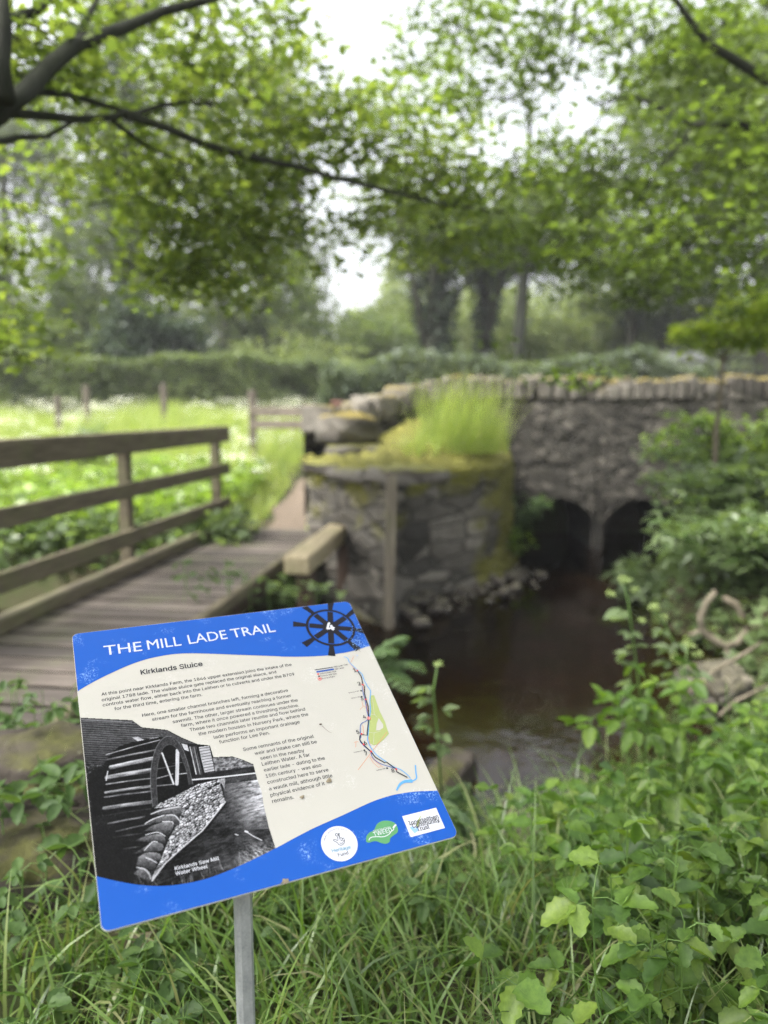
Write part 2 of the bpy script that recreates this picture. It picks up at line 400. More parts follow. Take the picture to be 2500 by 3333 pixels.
nt.links.new(ms.outputs[0], out.inputs[0]); M['water'] = m
# metal post
m, nt, out = mat('galvanised_steel'); n1 = noise(nt, 60, 4, .6, objco(nt, (1,1,.5))); n2 = noise(nt, 260, 3, .6, objco(nt))
principled(nt, out, ramp(nt, mth(nt,'ADD',mth(nt,'MULTIPLY',n1,.6),mth(nt,'MULTIPLY',n2,.4)), [(.3,(.26,.28,.29)),(.7,(.47,.49,.5))]), .5, .5, .55, bump=n2, bstr=.15, bdist=.001); M['steel'] = m

# ------------------------------------------------------------------ terrain
WATER_Z = -0.45
STREAM = np.array([(1.55,11.9),(4.4,11.9),(4.3,10.0),(3.4,8.7),(2.75,7.6),(2.5,6.6),(2.7,5.6),(2.45,4.75),(1.75,4.05),(1.05,3.6),(.55,3.3),(.2,3.8),(.0,4.5),(-.8,4.95),(-2.2,5.2),(-6,5.4),(-14,5.8),(-14,7.6),(-6,7.3),(-2.5,7.1),(-1.2,7.25),(-.5,7.9),(-.1,7.45),(.3,7.9),(.8,8.15),(1.1,8.8),(1.3,10.3)], float)
def sdf(x, y, poly=STREAM):
    p = np.stack([x, y], -1); d = np.full(x.shape, 1e9); ins = np.zeros(x.shape, bool); n = len(poly)
    for i in range(n):
        a, b = poly[i], poly[(i+1) % n]; e = b-a; w = p-a
        t = np.clip((w@e)/(e@e), 0, 1); d = np.minimum(d, np.hypot(w[...,0]-t*e[0], w[...,1]-t*e[1]))
        c1 = (a[1] <= y) != (b[1] <= y)
        with np.errstate(divide='ignore', invalid='ignore'):
            xi = a[0] + (y-a[1])*(b[0]-a[0])/(b[1]-a[1] if b[1] != a[1] else 1e-9)
        ins ^= c1 & (x < xi)
    return np.where(ins, -d, d)
def ss(a, b, x):
    t = np.clip((x-a)/(b-a), 0, 1); return t*t*(3-2*t)
def wob(x, y):
    return .5*np.sin(x*1.7+.6*y)+.3*np.sin(2.9*y-1.3*x+1)+.2*np.sin(5.1*x+4.3*y)
def height(x, y):
    x = np.asarray(x, float); y = np.asarray(y, float)
    d = sdf(x, y)
    g = .03*wob(x, y) + .6*ss(9, 22, y)*ss(4, -2, x) + .85*ss(2.6, 4.4, x-.22*(y-5))*ss(3.6, 6, y)*ss(10.4, 10.0, y)
    g = g - .36*ss(1.7, .25, d)*ss(5.2, 4.2, y)*ss(-1.2, -.3, x)*ss(1.2, 2.2, y)
    g = g + .06*ss(8, 60, np.hypot(x, y))*wob(x*.15, y*.15)
    g = g + 1.0*ss(10.9, 11.6, y)*ss(-1.5, 0.2, x)*ss(40, 22, y) 
    return -.85 + (g+.85)*ss(-.35, .38, d)
xs = np.concatenate([-np.geomspace(300, 7, 26), np.arange(-6.5, 7.01, .09), np.geomspace(7.4, 300, 26)])
ys = np.concatenate([-np.geomspace(60, 1.2, 12), np.arange(-.9, 13.0, .09), np.geomspace(13.2, 500, 46)])
gx, gy = np.meshgrid(xs, ys)
gz = height(gx, gy); nx, ny = len(xs), len(ys)
V = np.stack([gx.ravel(), gy.ravel(), gz.ravel()], 1)
ii, jj = np.meshgrid(np.arange(ny-1), np.arange(nx-1), indexing='ij'); a = (ii*nx+jj).ravel()
F = np.stack([a, a+1, a+nx+1, a+nx], 1)
g = link('ground', npmesh('ground', V, F, M['earth'], True)); tag(g, kind='structure', label='dark earth ground and banks along the stream')
# water sheet
wpts = [(-15, 4.6), (.2, 2.9), (3.2, 3.2), (5, 8), (5, 12), (-15, 8.2)]
mb = MB(); wx = np.linspace(-15, 6, 60); wy = np.linspace(3, 12.2, 40)
mb.grid([[(x, y, WATER_Z) for x in wx] for y in wy]); w = mb.build('stream', M['water'])
if w.data.polygons[0].normal.z < 0: w.data.flip_normals()
tag(w, kind='structure', label='dark still brown stream water below the culvert')
# path from the footbridge to the fence gap
mb = MB(); rows = []
for t in np.linspace(0, 1, 24):
    cx, cyy = -1.22 - .12*t + .05*math.sin(9*t), 8.1 + 6.4*t
    hw = .27*(1-.2*t) + .05*math.sin(17*t)
    rows.append([(cx+hw*k, cyy, float(height(np.array(cx+hw*k), np.array(cyy)))+.012+.008*(1-abs(k))) for k in (-1,-.5,0,.5,1)])
mb.grid(rows); tag(mb.build('path', M['path'], smooth=True), kind='structure', label='narrow bare earth path beyond the footbridge')
mb = MB(); mb.grid([[(x, y, 1.02) for x in (.2, 6, 20, 60)] for y in (10.62, 12.5, 15.0)]); tag(mb.build('road', M['road']), kind='structure', label='asphalt road behind the bridge parapet')

def hz(x, y): return float(height(np.array(float(x)), np.array(float(y))))
exec_later = []

# ------------------------------------------------------------------ information sign
SW = 0.60                                   # the panel is square
PX, PY = Vector((.9100,.4145,.0086)), Vector((-.3586,.7765,.5181))
PX.normalize(); PY = (PY - PX*PY.dot(PX)).normalized(); PN = PX.cross(PY)
PO = Vector((-.68794*SW, 0, 0))
_t = Vector((-.68794, 1.02569, 1.86574))*SW
PO = Vector((_t.x, CP*_t.z - SP*_t.y, CAM_Z - SP*_t.z - CP*_t.y))
SROT = Matrix((PX, PY, PN)).transposed()
def U(px, py):
    """photo measurement -> position on the panel in metres"""
    d = Vector(ray(px, py)); o = Vector((0, 0, CAM_Z)); s = (PO-o).dot(PN)/d.dot(PN); q = o + d*s - PO
    return (q.dot(PX), q.dot(PY))
def c1(x, y): return U(200+x/2.37, 1920+y/2.37)
def c2(x, y): return U(800+x/2.37, 1920+y/2.37)
def c3(x, y): return U(200+x/2.37, 2300+y/2.37)
def c4(x, y): return U(800+x/2.37, 2300+y/2.37)

sign = empty('information_sign', PO, 'square blue and cream heritage trail information sign tilted on a grey steel post', 'sign')
sign.rotation_euler = SROT.to_euler()
def rrect(x0, y0, x1, y1, r, n=6):
    pts = []
    for cx, cyy, a0 in ((x1-r, y1-r, 0), (x0+r, y1-r, 90), (x0+r, y0+r, 180), (x1-r, y0+r, 270)):
        pts += [(cx+r*math.cos(R(a0+90*k/n)), cyy+r*math.sin(R(a0+90*k/n))) for k in range(n+1)]
    return pts
def inside_rr(p, r=.0125, e=.0006):
    """pull a point back inside the rounded panel outline"""
    x = min(max(p[0], e), SW-e); y = min(max(p[1], e), SW-e)
    cx = min(max(x, r), SW-r); cyy = min(max(y, r), SW-r)
    d = math.hypot(x-cx, y-cyy)
    if d > r-e: k = (r-e)/d; x, y = cx+(x-cx)*k, cyy+(y-cyy)*k
    return (x, y)
def scuffed(name, base, pale, rough=.3, amount=.5, spec=.5):
    m, nt, out = mat(name); co = objco(nt)
    patch = noise(nt, 16, 2, .5, co); fine = noise(nt, 230, 4, .75, co, .6); dust = noise(nt, 900, 2, .5, co)
    k = mth(nt, 'MULTIPLY', ramp(nt, patch, [(.57, (0,0,0)), (.69, (1,1,1))]), ramp(nt, fine, [(.52, (0,0,0)), (.62, (1,1,1))]))
    k = mth(nt, 'MULTIPLY', k, amount)
    spk = ramp(nt, dust, [(.73, (0,0,0)), (.77, (.45,)*3)])
    c = mix(nt, k, base, pale); c = mix(nt, spk, c, tuple(x*.45 for x in base))
    tone = noise(nt, 5, 3, .5, co); c = mix(nt, mth(nt, 'MULTIPLY', tone, .05), c, tuple(x*.8 for x in pale))
    rr = mth(nt, 'ADD', mth(nt, 'MULTIPLY', fine, .2), rough-.08)
    principled(nt, out, c, rr, spec, bump=fine, bstr=.05, bdist=.0004); return m
M['cream'] = scuffed('sign_cream', (.27,.264,.236), (.37,.368,.355), .45, .6, .2)
M['blue'] = scuffed('sign_blue', (.0004,.044,.235), (.15,.25,.45), .32, .95, .16)
M['ink'] = flat('sign_ink', (.014,.015,.02)); M['white_ink'] = flat('sign_white', (.36,.37,.40)); M['pale_ink'] = scuffed('sign_title', (.33,.35,.45), (.06,.12,.34), .35, .9, .2)
M['sheet_edge'] = flat('sheet_edge', (.62,.63,.65), .4)
M['map_blue'] = flat('map_blue', (.06,.19,.36)); M['map_navy'] = flat('map_navy', (.008,.045,.2)); M['map_orange'] = flat('map_orange', (.33,.14,.075))
M['map_green'] = flat('map_green', (.20,.235,.085)); M['map_red'] = flat('map_red', (.36,.03,.035)); M['teal'] = flat('logo_teal', (.02,.14,.22)); M['logo_green'] = flat('logo_green', (.055,.17,.07))
M['logo_sky'] = flat('logo_sky', (.15,.26,.45)); M['emblem'] = scuffed('emblem_ink', (.006,.006,.009), (.2,.2,.22), .4, .0, .06)

# panel body
out_ = rrect(0, 0, SW, SW, .0125); n = len(out_); TH = .003
mb = MB(); mb.add([(x, y, 0) for x, y in out_], [tuple(range(n))], 0)
vs = [(x, y, 0) for x, y in out_]+[(x, y, -TH) for x, y in out_]
mb.add(vs, [(i, i+n, (i+1) % n+n, (i+1) % n) for i in range(n)]+[tuple(range(2*n-1, n-1, -1))], 1)
panel = mb.build('panel', [M['cream'], M['sheet_edge']], sign)

def poly(mbx, pts, z, mi=0, clip=True):
    if clip: pts = [inside_rr(p) for p in pts]
    a = sum(pts[i][0]*pts[(i+1) % len(pts)][1]-pts[(i+1) % len(pts)][0]*pts[i][1] for i in range(len(pts)))
    if a < 0: pts = pts[::-1]
    mbx.add([(x, y, z) for x, y in pts], [tuple(range(len(pts)))], mi)
def strip(mbx, pts, w, z, mi=0, w2=None):
    n = len(pts); L = []
    for i, p in enumerate(pts):
        a, b = pts[max(i-1, 0)], pts[min(i+1, n-1)]; dx, dy = b[0]-a[0], b[1]-a[1]; l = math.hypot(dx, dy) or 1
        ww = w if w2 is None else w+(w2-w)*i/(n-1)
        L.append((p[0]-dy/l*ww/2, p[1]+dx/l*ww/2, z)); L.append((p[0]+dy/l*ww/2, p[1]-dx/l*ww/2, z))
    mbx.add(L, [(2*i, 2*i+1, 2*i+3, 2*i+2) for i in range(n-1)], mi)
def smooth_curve(pts, k=5):
    o = []
    for i in range(len(pts)-1):
        p0, p1, p2, p3 = pts[max(i-1, 0)], pts[i], pts[i+1], pts[min(i+2, len(pts)-1)]
        for j in range(k):
            t = j/k
            o.append(tuple(.5*((2*p1[a])+(-p0[a]+p2[a])*t+(2*p0[a]-5*p1[a]+4*p2[a]-p3[a])*t*t+(-p0[a]+3*p1[a]-3*p2[a]+p3[a])*t**3) for a in range(2)))
    return o+[pts[-1]]
def flatbuild(mbx, name, mats, parent):
    me = bpy.data.meshes.new(name); me.from_pydata(mbx.v, [], mbx.f); me.update()
    mats = mats if isinstance(mats, list) else [mats]
    for mm in mats: me.materials.append(mm)
    me.polygons.foreach_set('material_index', mbx.m)
    return link(name, me, parent)

Z1, Z2, Z3, Z4, Z5 = .0003, .0006, .0009, .0012, .0015
# blue header and footer
head = smooth_curve([c1(120,785), c1(200,737), c1(300,683), c1(400,635), c1(500,590), c1(600,553), c1(700,525), c1(850,498), c1(1000,490), c1(1200,495), c1(1400,503), c1(1659,512), c2(300,516), c2(480,515), c2(620,507), c2(680,497), c2(800,478), c2(955,433)], 3)
head[0] = (0, head[0][1]); head[-1] = (SW, head[-1][1])
rr = [p for p in rrect(0, 0, SW, SW, .0125) if p[1] > .3]     # right corner then left corner
mb = MB(); poly(mb, head + rr[:7] + rr[7:], Z1)
hb = flatbuild(mb, 'header_band', M['blue'], panel)
foot = smooth_curve([c3(270,1310), c3(350,1330), c3(450,1352), c3(600,1377), c3(750,1386), c3(900,1375), c3(1100,1335), c3(1300,1262), c3(1500,1170), c3(1659,1090), c4(500,950), c4(750,838), c4(950,745), c4(1050,708), c4(1150,680), c4(1300,657), c4(1470,650)], 3)
foot[0] = (0, foot[0][1]); foot[-1] = (SW, foot[-1][1])
rb = [p for p in rrect(0, 0, SW, SW, .0125) if p[1] < .3]     # left-bottom then right-bottom
mb = MB(); poly(mb, foot[::-1] + rb, Z2)
fb = flatbuild(mb, 'footer_band', M['blue'], panel)

# lettering
import os
try: SANS = bpy.data.fonts.load(os.path.join(bpy.utils.resource_path('LOCAL'), 'datafiles', 'fonts', 'Inter.woff2'))
except Exception: SANS = None
from mathutils.geometry import interpolate_bezier, delaunay_2d_cdt
def text_polys(s, res=3, face=None):
    """filled outlines: list of (vertices, faces), one per outer contour"""
    cu = bpy.data.curves.new('lettering', 'FONT'); cu.body = s; cu.size = 1.0
    if face is not None: cu.font = face
    ob = bpy.data.objects.new('lettering', cu); COL.objects.link(ob)
    dg = bpy.context.evaluated_depsgraph_get(); ev = ob.evaluated_get(dg); cv = ev.to_curve(dg); loops = []
    for sp in cv.splines:
        bp_ = sp.bezier_points; n = len(bp_); pts = []
        for i in range(n):
            p, q = bp_[i], bp_[(i+1) % n]
            straight = (p.handle_right-p.co).length < 1e-5 and (q.handle_left-q.co).length < 1e-5
            seg = [p.co] if straight else interpolate_bezier(p.co, p.handle_right, q.handle_left, q.co, res+1)[:-1]
            pts += [(v[0], v[1]) for v in seg]
        o = []
        for v in pts:
            if not o or math.hypot(v[0]-o[-1][0], v[1]-o[-1][1]) > 1e-4: o.append(v)
        if len(o) > 2: loops.append(o)
    ev.to_curve_clear(); bpy.data.objects.remove(ob); bpy.data.curves.remove(cu)
    # group overlapping outlines glyph by glyph, triangulate, keep what has a non-zero winding number
    groups = []
    for l in sorted(loops, key=lambda l: min(v[0] for v in l)):
        x0, x1 = min(v[0] for v in l), max(v[0] for v in l)
        if groups and x0 < groups[-1][1]-1e-4: groups[-1][0].append(l); groups[-1][1] = max(groups[-1][1], x1)
        else: groups.append([[l], x1])
    res_ = []
    for ls, _ in groups:
        vs, ed = [], []
        for l in ls: k = len(vs); vs += l; ed += [(k+i, k+(i+1) % len(l)) for i in range(len(l))]
        ov, _e, of, *_ = delaunay_2d_cdt([Vector(v) for v in vs], ed, [], 0, 1e-5)
        ov = np.array([(v[0], v[1]) for v in ov]); of = np.array([f for f in of if len(f) == 3]); c = ov[of].mean(1); wn = np.zeros(len(c), int)
        A_ = np.array([vs[i] for i, _ in ed]); B_ = np.array([vs[j] for _, j in ed])
        for p, q in zip(A_, B_):
            if p[1] == q[1]: continue
            up_ = (p[1] <= c[:, 1]) & (q[1] > c[:, 1]); dn_ = (p[1] > c[:, 1]) & (q[1] <= c[:, 1]); xi = p[0]+(c[:, 1]-p[1])*(q[0]-p[0])/(q[1]-p[1])
            wn += (up_ & (xi > c[:, 0])).astype(int) - (dn_ & (xi > c[:, 0])).astype(int)
        res_.append(([tuple(v) for v in ov], [tuple(int(i) for i in f) for f in of[wn != 0]]))
    return res_
def text(mbx, s, p0, p1, z, mi=0, bold=0.0, h=None, res=3, face=0):
    pl = text_polys(s, res, SANS if face == 0 else None)
    x0 = min(v[0] for f in pl for v in f[0]); x1 = max(v[0] for f in pl for v in f[0])
    dx, dy = p1[0]-p0[0], p1[1]-p0[1]; L = math.hypot(dx, dy); sc = L/(x1-x0); c_, s_ = dx/L, dy/L
    sy = sc if h is None else h/.72; n = 0
    for ox, oy in (((0, 0),) if not bold else ((-bold, 0), (bold, 0), (0, bold*.6), (0, -bold*.6))):
        for vs, fs in pl:
            zz_ = z+.000012*(n % 9); n += 1
            mbx.add([(p0[0]+(v[0]+ox-x0)*sc*c_-(v[1]+oy)*sy*s_, p0[1]+(v[0]+ox-x0)*sc*s_+(v[1]+oy)*sy*c_, zz_) for v in vs], [f if (vs[f[1]][0]-vs[f[0]][0])*(vs[f[2]][1]-vs[f[0]][1])-(vs[f[2]][0]-vs[f[0]][0])*(vs[f[1]][1]-vs[f[0]][1]) > 0 else f[::-1] for f in fs], mi)

mb = MB()
for s, a, b in (('THE', (332,508), (625,471)), ('MILL', (668,463), (928,430)), ('LADE', (986,420), (1284,378)), ('TRAIL', (1318,373), (1655,323))):
    text(mb, s, c1(*a), c1(*b), Z3, 0, 0.0, h=.0265, res=3, face=None)
flatbuild(mb, 'title_lettering', M['pale_ink'], panel)
mb = MB(); text(mb, 'Kirklands Sluice', c1(615,655), c1(1090,587), Z2, 0, .018, res=3)
flatbuild(mb, 'heading_lettering', M['ink'], panel)
mb = MB()
for s, a, b in (
 ('At this point near Kirklands Farm, the 1846 upper extension joins the intake of the', c1(310,818), c2(355,586)),
 ('original 1788 lade. The visible sluice gate replaced the original sluice, and', c1(312,861), c2(237,642)),
 ('controls water flow, either back into the Leithen or to culverts and under the B709', c1(320,901), c2(377,660)),
 ('for the third time, entering the farm.', c1(410,930), c1(1087,819)),
 ('Here, one smaller channel branches left, forming a decorative', c1(625,980), c2(327,785)),
 ('stream for the farmhouse and eventually reaching a former', c1(702,1012), c2(353,825)),
 ('sawmill. The other, larger stream continues under the', c1(860,1030), c2(403,860)),
 ('farm, where it once powered a threshing machine.', c1(925,1060), c2(412,900)),
 ('These two channels later reunite and flow behind', c1(992,1093), c2(460,930)),
 ('the modern houses in Nursery Park, where the', c1(1060,1125), c2(484,970)),
 ('lade performs an important drainage', c1(1178,1150), c2(418,1029)),
 ('function for Lee Pen.', c1(1220,1187), c2(187,1113)),
 ('Some remnants of the original', c1(1405,1245), c2(527,1140)),
 ('weir and intake can still be', c2(72,1275), c2(550,1182)),
 ('seen in the nearby', c2(115,1313), c2(453,1250)),
 ('Leithen Water. A far', c2(128,1358), c2(497,1283)),
 ('earlier lade - dating to the', c4(143,503), c4(612,408)),
 ('15th century - was also', c4(157,550), c4(585,462)),
 ('constructed here to serve', c4(170,598), c4(640,498)),
 ('a waulk mill, although little', c4(182,648), c4(670,543)),
 ('physical evidence of it', c4(193,697), c4(612,605)),
 ('remains.', c4(207,745), c4(373,710))):
    text(mb, s, a, b, Z1, 0, .008, res=2)
flatbuild(mb, 'body_lettering', M['ink'], panel)

# black wheel emblem with the number 4
mb = MB(); ec = c2(655,290)
ring_pts = [c2(*q) for q in ((461,272),(840,318),(660,150),(640,432))]
er = sum(math.hypot(q[0]-ec[0], q[1]-ec[1]) for q in ring_pts)/4
def pol(r, a): return (ec[0]+r*math.cos(a), ec[1]+r*math.sin(a))
NS = 48
for i in range(NS):
    a, b = 2*math.pi*i/NS, 2*math.pi*(i+1)/NS
    poly(mb, [pol(er, a), pol(er, b), pol(er*.89, b), pol(er*.89, a)], Z2)
_q = c2(825,305); a0 = math.atan2(_q[1]-ec[1], _q[0]-ec[0])
for k in range(8):
    a = a0 + k*math.pi/4; w = .0066
    for r0, r1, w0, w1 in ((.15*er, .86*er, w*1.0, w*1.0), (.97*er, 1.5*er, w*.72, w*1.25)):
        dx, dy = math.cos(a), math.sin(a)
        q = [(ec[0]+dx*r0-dy*w0, ec[1]+dy*r0+dx*w0), (ec[0]+dx*r1-dy*w1, ec[1]+dy*r1+dx*w1), (ec[0]+dx*r1+dy*w1, ec[1]+dy*r1-dx*w1), (ec[0]+dx*r0+dy*w0, ec[1]+dy*r0-dx*w0)]
        poly(mb, q, Z2+.00012*(k % 2)+.00005)
poly(mb, [pol(.34*er, 2*math.pi*i/20) for i in range(20)], Z2+.0003)
# worn rim: pale chips between the rim and the panel edge
for i in range(150):
    q = c2(random.gauss(850, 26), random.gauss(385, 55)); s = random.uniform(.0004, .0013)
    poly(mb, [(q[0]+s*math.cos(t)*random.uniform(.5,1.3), q[1]+s*math.sin(t)*random.uniform(.5,1.3)) for t in (0, 1.2, 2.5, 3.8, 5.1)], Z4+.0001, 1 if random.random() < .55 else 0)
text(mb, '4', c2(634,318), c2(688,309), Z4, 2, .03)
flatbuild(mb, 'wheel_emblem', [M['emblem'], M['logo_sky'], M['white_ink']], panel)

# trail map
mb = MB(); MI = {'ink':0,'sky':1,'navy':2,'orange':3,'green':4,'red':5,'cream':6}
g_ = [(965,815),(990,812),(1010,870),(1035,940),(1075,1020),(1090,1070),(1105,1110),(1060,1160),(1020,1190),(985,1200),(960,1185),(945,1120),(955,1000),(958,900)]
poly(mb, [c2(*q) for q in g_], Z1, 4)
poly(mb, [c2(*q) for q in ((1025,990),(1060,1040),(1060,1065),(1030,1085),(1005,1085),(1010,1030))], Z2, 6)
for l in (((975,830),(985,900),(990,960),(1015,985)),((958,960),(1000,965)),((990,1100),(985,1190)),((945,1100),(990,1105),(1040,1090))): strip(mb, [c2(*q) for q in l], .0007, Z2, 6)
for l in (((835,507),(815,555),(800,565),(850,620)),((895,860),(905,900),(880,925)),((905,895),(922,900),(920,915)),((885,720),(905,740),(925,850)),((930,880),(950,990))): strip(mb, [c2(*q) for q in l], .0010, Z1+.00015, 3)
for l in (((903,145),(910,215)),((835,278),(850,272),(870,272)),((850,275),(848,315)),((1090,195),(865,490)),((945,230),(970,350)),((955,390),(985,435),(1025,470),(1040,462)),((960,385),(1010,430),(1060,470))): strip(mb, [c4(*q) for q in l], .0010, Z1+.00015, 3)
riv = [c2(*q) for q in ((757,517),(775,522),(790,535),(800,560),(850,610),(895,650),(910,690),(935,740),(960,775),(962,800),(957,860),(962,930),(950,1010),(945,1100),(940,1160),(960,1210))]+[c4(*q) for q in ((985,345),(1010,375),(1080,425),(1150,470),(1200,490),(1250,530),(1270,555))]
strip(mb, smooth_curve(riv, 3), .0019, Z2, 1)
strip(mb, smooth_curve([c4(*q) for q in ((1308,452),(1312,510),(1316,555),(1285,575))], 4), .0026, Z2, 1)
strip(mb, smooth_curve([c4(*q) for q in ((1285,575),(1230,578),(1190,600),(1163,648))], 4), .0075, Z2, 1, .0028)
nav = [c2(*q) for q in ((897,745),(905,800),(920,850),(935,940),(945,990),(930,1012),(890,1035),(882,1080),(887,1130),(880,1165),(905,1200),(960,1250))]+[c4(*q) for q in ((975,390),(1010,425),(1060,450),(1160,480))]
strip(mb, smooth_curve(nav, 3), .0013, Z3, 2)
trl = [c2(*q) for q in ((860,625),(890,670),(903,735),(915,745),(915,800),(928,850),(943,900),(948,990),(935,1125),(892,1115),(880,1130),(878,1160),(905,1195),(965,1250))]+[c4(*q) for q in ((1000,395),(1070,435),(1085,430),(1160,485),(1163,505),(1245,548))]
strip(mb, trl, .0022, Z4, 0)
def disc(q, r, z, mi, n=14): poly(mb, [(q[0]+r*math.cos(2*math.pi*i/n), q[1]+r*math.sin(2*math.pi*i/n)) for i in range(n)], z, mi)
for q in ((860,625),(903,735),(925,848),(892,1114),(908,1195)): disc(c2(*q), .0020, Z5, 5)
for q in ((965,350),(1160,485)): disc(c4(*q), .0020, Z5, 5)
disc(c2(948,993), .0040, Z5, 5); disc(c2(948,993), .0030, Z5+.0001, 6); disc(c2(948,993), .0018, Z5+.0002, 5)
for s, a, f_ in (('1',(835,638),c2),('2',(870,742),c2),('3',(890,856),c2),('4',(908,996),c2),('5',(858,1115),c2),('6',(915,1199),c2),('7',(922,1281),c2),('8',(1128,512),c4)):
    text(mb, s, f_(*a), f_(a[0]+20, a[1]-4), Z5, 0, .012)
strip(mb, [c2(532,618), c2(672,597)], .0020, Z1, 0); strip(mb, [c2(545,634), c2(680,612)], .0042, Z1, 2)
disc(c2(558,650), .0022, Z1, 5); disc(c2(571,687), .0044, Z1, 5); disc(c2(571,687), .0034, Z2, 6); disc(c2(571,687), .0021, Z3, 5)
for q, f_ in (((565,667),c2),((890,779),c2),((894,825),c2),((915,338),c4),((1090,476),c4)):
    x, y = f_(*q); poly(mb, [(x-.0018,y-.0018),(x+.0018,y-.0018),(x+.0018,y+.0018),(x-.0018,y+.0018)], Z1, 0)
for s, a, b, f_ in (('Mill Lade Trail',(683,600),(789,580),c2),('Mill Lade',(690,618),(758,605),c2),('Information Sign',(573,653),(700,632),c2),('Former Mill Site',(580,671),(703,651),c2),('You are here',(587,690),(689,672),c2),
    ("St Ronan's Mill",(795,799),(875,783),c2),("Wilson's Mill",(813,841),(880,828),c2),('Caerlee Mill',(835,358),(902,344),c4),('Leithen Mill',(1010,497),(1078,481),c4)):
    text(mb, s, f_(*a), f_(*b), Z1, 0, .006)
flatbuild(mb, 'trail_map', [M['ink'],M['map_blue'],M['map_navy'],M['map_orange'],M['map_green'],M['map_red'],M['cream']], panel)

# logos on the footer
mb = MB(); lc = c4(722,1057); lr = sum(math.hypot(q[0]-lc[0], q[1]-lc[1]) for q in (c4(582,1050), c4(862,1060), c4(740,922), c4(730,1192)))/4
disc(lc, lr, Z3, 0, 48)
def line(pts, w, mi=1, f_=c4, z=Z4, k=5): strip(mb, smooth_curve([f_(*q) for q in pts], k), w, z, mi)
line([(712,1030),(704,1005),(690,993),(696,981),(712,990),(722,1012),(728,1028)], .0011)          # crossed fingers
line([(722,1010),(720,990),(722,979),(714,983),(708,1000)], .0011)
line([(728,1028),(724,1018),(736,1014),(744,1022),(740,1036),(730,1034)], .0010)
line([(742,1026),(750,1016),(758,1024),(755,1040),(744,1038)], .0010)
line([(758,1032),(762,1042),(752,1062),(735,1072),(716,1066),(706,1052),(690,1044),(676,1036),(678,1028),(694,1030),(712,1036)], .0011)
line([(722,1052),(736,1058),(748,1050)], .0010)
text(mb, 'Heritage', c4(668,1129), c4(811,1097), Z4, 2, .006); text(mb, 'Fund', c4(714,1160), c4(793,1142), Z4, 1, .004)
for i, ch in enumerate('Made possible with'):
    if ch == ' ': continue
    t = i/17; a = math.radians(152 - 108*t) + math.atan2(_q[1]-ec[1], _q[0]-ec[0])*0
    r = lr*.80; p0 = (lc[0]+r*math.cos(a), lc[1]+r*math.sin(a)); w = .0023 if ch not in 'ilt' else .0010
    if ch in 'Mmw': w = .0036
    text(mb, ch, (p0[0]-w/2*math.sin(a), p0[1]+w/2*math.cos(a)), (p0[0]+w/2*math.sin(a), p0[1]-w/2*math.cos(a)), Z4, 1, .0, h=.0032)
flatbuild(mb, 'round_logo', [M['white_ink'], M['ink'], M['teal']], panel)
mb = MB()
blob = smooth_curve([c4(*q) for q in ((928,1045),(927,1020),(932,998),(955,972),(988,955),(1010,910),(1050,885),(1100,882),(1150,900),(1172,940),(1170,972),(1140,995),(1115,1018),(1110,1045),(1080,1060),(1045,1055),(1012,1042),(980,1042),(950,1052),(928,1045))], 4)[:-1]
poly(mb, blob, Z3, 0)
text(mb, 'DESTINATION', c4(986,972), c4(1118,940), Z4, 1, -.002); text(mb, 'TWEED', c4(990,1004), c4(1131,966), Z4, 1, .004)
line([(948,1035),(962,1014),(1000,1006),(1060,1006),(1100,990),(1122,965),(1140,950),(1140,930),(1158,913)], .0013, 1)
line([(1136,940),(1146,925),(1158,913)], .0028, 1, z=Z4+.0001)
flatbuild(mb, 'green_logo', [M['logo_green'], M['white_ink']], panel)
mb = MB(); poly(mb, [c4(1205,848), c4(1467,782), c4(1536,938), c4(1272,1009)], Z3, 0)
poly(mb, [c4(*q) for q in ((1263,935),(1285,925),(1308,945),(1318,922),(1334,955),(1302,982))], Z3+.0001, 2); poly(mb, [c4(*q) for q in ((1312,925),(1322,885),(1354,833),(1340,885),(1326,925))], Z3+.0002, 3)
for s, a, b in (('Innerleithen',(1262,917),(1488,862)),('Community',(1288,938),(1498,889)),('Trust',(1324,964),(1419,941))):
    text(mb, s, c4(*a), c4(*b), Z4, 1, .012)
    L = len(s)                                            # little slab feet under the letters
    for i in range(L*2):
        t = (i+.5)/(L*2); A, B = c4(*a), c4(*b); x, y = A[0]+(B[0]-A[0])*t, A[1]+(B[1]-A[1])*t; dx, dy = (B[0]-A[0])/L*.16, (B[1]-A[1])/L*.16
        strip(mb, [(x-dx, y-dy), (x+dx, y+dy)], .0007, Z4, 1)
flatbuild(mb, 'trust_logo', [M['white_ink'], M['ink'], M['logo_sky'], M['map_green']], panel)

